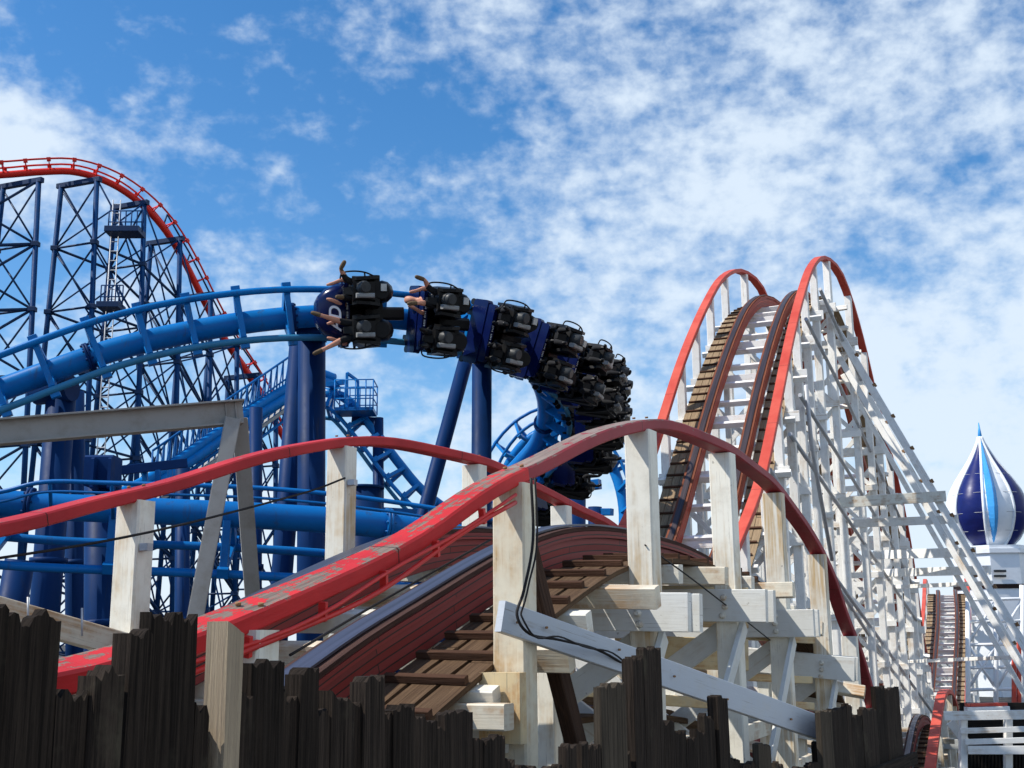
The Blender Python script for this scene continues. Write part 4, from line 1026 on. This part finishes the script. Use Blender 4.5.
# ------------------------------------------------------------------ onion dome
Dd=85.0; base=P(990,548,Dd); tip=P(988,425,Dd); H=(tip.z-base.z); mpp=Dd/FPX*1.02
dome=thing('onion_dome_tower',(base.x,base.y,0),'white tower topped by a navy and white onion dome with blue fin','tower')
prof=[(0,18),(0.02,21),(0.07,27),(0.14,32),(0.22,35.5),(0.30,36.5),(0.38,35),(0.46,31.5),(0.54,26),(0.62,19.5),(0.70,13),(0.78,7.5),(0.85,3.4),(0.90,1.4),(0.94,0.8),(1.0,0.1)]
def rad(t):
    for (a,ra),(b,rb) in zip(prof,prof[1:]):
        if a<=t<=b: return (ra+(rb-ra)*(t-a)/(b-a))*mpp
    return 0.01
gore=MB(); NS=48; NR=40; HH=H*1.0
for k in range(8):
    m=MB(); vs=[];fs=[];us=[]; a0=k*math.pi/4+R(200); n=6
    for j in range(NR+1):
        t=j/NR*0.9; rr=rad(t)
        for i in range(n+1):
            f=i/n; an=a0+f*math.pi/4; bulge=1+0.06*math.sin(f*math.pi); vs.append((base.x+rr*bulge*math.cos(an),base.y+rr*bulge*math.sin(an),base.z+t*HH))
    for j in range(NR):
        for i in range(n): q=[j*(n+1)+i,j*(n+1)+i+1,(j+1)*(n+1)+i+1,(j+1)*(n+1)+i]; fs.append(q); us.append([(vs[x][0],vs[x][2]) for x in q])
    m.add(vs,fs,us,True); m.build('dome_gore',M['dome_navy'] if k%2==0 else M['white_plain'],dome)
    m=MB(); m.tube([(base.x+rad(j/NR*0.9)*1.015*math.cos(a0),base.y+rad(j/NR*0.9)*1.015*math.sin(a0),base.z+j/NR*0.9*HH) for j in range(NR+1)],0.11,6); m.build('dome_rib',M['white_plain'],dome)
for t_ in (0.12,0.26,0.42,0.58):
    rr=rad(t_)*1.045; m=MB(); m.tube([(base.x+rr*math.cos(a_),base.y+rr*math.sin(a_),base.z+t_*HH) for a_ in [2*math.pi*i/48 for i in range(49)]],0.016,4); m.build('panel_seam',M['galv'],dome)
# two light-blue vertical fins
for an,w in ((R(258),0.9),(R(78),0.9)):
    pts_=[];
    for j in range(31):
        t=j/30*0.9; rr=rad(t); pts_.append((base.x+(rr*1.0+w*math.sin(math.pi*min(1,t/0.9))**1.0*0.75)*math.cos(an),base.y+(rr+w*math.sin(math.pi*t/0.9)*0.75)*math.sin(an),base.z+t*HH))
    inner=[(base.x+rad(j/30*0.9)*0.95*math.cos(an),base.y+rad(j/30*0.9)*0.95*math.sin(an),base.z+j/30*0.9*HH) for j in range(31)][::-1]
    m=MB(); nn=Vector((-math.sin(an),math.cos(an),0))
    pl=pts_+inner
    vs=[Vector(q)+nn*0.45*(max(0.05,rad(min(1,(Vector(q).z-base.z)/HH))/2.6) if i>=31 else 0.05) for i,q in enumerate(pl)]+[Vector(q)-nn*0.45*(max(0.05,rad(min(1,(Vector(q).z-base.z)/HH))/2.6) if i>=31 else 0.05) for i,q in enumerate(pl)]
    fs=[];N_=31
    for off_ in (0,62):
        for j in range(30): fs.append([off_+j,off_+j+1,off_+61-j-1,off_+61-j])
    for j in range(30): fs.append([j,j+1,62+j+1,62+j])
    m.add(vs,fs,[[(0,0)]*4 for _ in fs]); m.build('dome_fin',M['dome_blue'],dome)
m=MB(); m.tube([(base.x,base.y,base.z+0.86*HH),(base.x,base.y,base.z+HH*1.02)],0.2,8,radii=[0.2,0.03]); m.build('spire',M['dome_blue'],dome)
m=MB(); r=2.6; prism(m,[(base.x+r*math.cos(a),base.y+r*math.sin(a)) for a in [R(22.5+45*i) for i in range(8)]],0,base.z+0.05); m.build('tower_wall',M['white_plain'],dome)
m=MB(); r=2.66; prism(m,[(base.x+r*math.cos(a),base.y+r*math.sin(a)) for a in [R(22.5+45*i) for i in range(8)]],base.z-2.9,base.z-2.6); m.build('red_band',M['salmon'],dome)
m=MB(); r=2.75; prism(m,[(base.x+r*math.cos(a),base.y+r*math.sin(a)) for a in [R(22.5+45*i) for i in range(8)]],base.z-0.5,base.z-0.2); m.build('cornice',M['white_plain'],dome)
for y_ in (571,576):
    for x_ in (997,1003):
        q=P(x_,y_,Dd-2.55); m=MB(); m.box(q,(0.4,0.12,0.16)); m.build('vent',M['glass'],dome)

# ------------------------------------------------------------------ white lattice tower and platform at lower right
lt_=thing('white_lattice_tower',(P(995,700,42).x,42,0),'white cross-braced lattice tower below and in front of the onion dome','tower')
def LQ(x,y,D=42): return P(x,y,D)
for x in (968,996,1022,1050):
    tube_part('leg',M['white_plain'],lt_,[PZ(x,42,0),LQ(x,598 if x<1000 else 585)],0.09,n=8)
for y in (600,622,645,668,690):
    tube_part('strut',M['white_plain'],lt_,[LQ(966,y),LQ(1052,y-2)],0.06,n=6)
for i,(a_,b_) in enumerate(((968,996),(996,1022),(1022,1050))):
    for y in (600,645): 
        tube_part('cross_brace',M['white_plain'],lt_,[LQ(a_,y),LQ(b_,y+44)],0.05,n=6); tube_part('cross_brace',M['white_plain'],lt_,[LQ(b_,y),LQ(a_,y+44)],0.05,n=6)
for x in (1014,1019): beam_part('red_upright',M['salmon'],lt_,PZ(x,41,0),LQ(x,640 if x==1019 else 655,41),0.12,0.12)
plat=thing('timber_platform',(P(990,720,29).x,29,0),'low white timber platform with dark slatted shed under it, bottom right corner','platform')
for x0,y0,x1,y1,h in ((944,716,1060,714,0.20),(960,731,1060,728,0.12),(965,742,1060,739,0.12),(968,750,1060,750,0.18)):
    beam_part('board',M['white_hill'],plat,P(x0,y0,28),P(x1,y1,27.6),0.08,h)
beam_part('board',M['salmon'],plat,P(966,705,29),P(1006,704,29),0.2,0.07); beam_part('board',M['white_hill'],plat,P(966,711,29),P(1008,710,29),0.25,0.18)
for x in (963,1008,1040): beam_part('post',M['white_hill'],plat,PZ(x,28.2,0),P(x,716,28.2),0.16,0.16)
beam_part('board',M['white_hill'],plat,P(950,722,28.4),P(968,745,28.4),0.06,0.2)
m=MB()
for i in range(26): 
    x=968+i*3.4; m.beam(PZ(x,29.2,0),P(x,752,29.2),0.07,0.03)
m.build('shed_slats',M['shed'],plat)
m=MB(); m.beam(P(964,755,29.6),P(1062,755,29.6),0.1,2.4); m.build('shed_wall',M['shed'],plat)
# far pale station building at the right edge
sb=thing('station_building',(P(1040,640,95).x,95,0),'pale building with flat roof at the right edge below the onion dome','building')
q0=P(1008,585,92); q1=P(1120,585,92); m=MB(); prism(m,[(q0.x,92),(q1.x,92),(q1.x,102),(q0.x,102)],0,q0.z); m.build('wall',M['white_plain'],sb)
m=MB(); prism(m,[(q0.x-.3,91.7),(q1.x,91.7),(q1.x,102.3),(q0.x-.3,102.3)],q0.z,q0.z+.5); m.build('roof',M['white_plain'],sb)
for x in (1014,1024,1034):
    for y in (600,620):
        m=MB(); m.box(P(x,y,91.9),(0.5,0.12,0.9)); m.build('window',M['glass'],sb)

for o in bpy.data.objects:
    if '_o' in o: del o['_o']
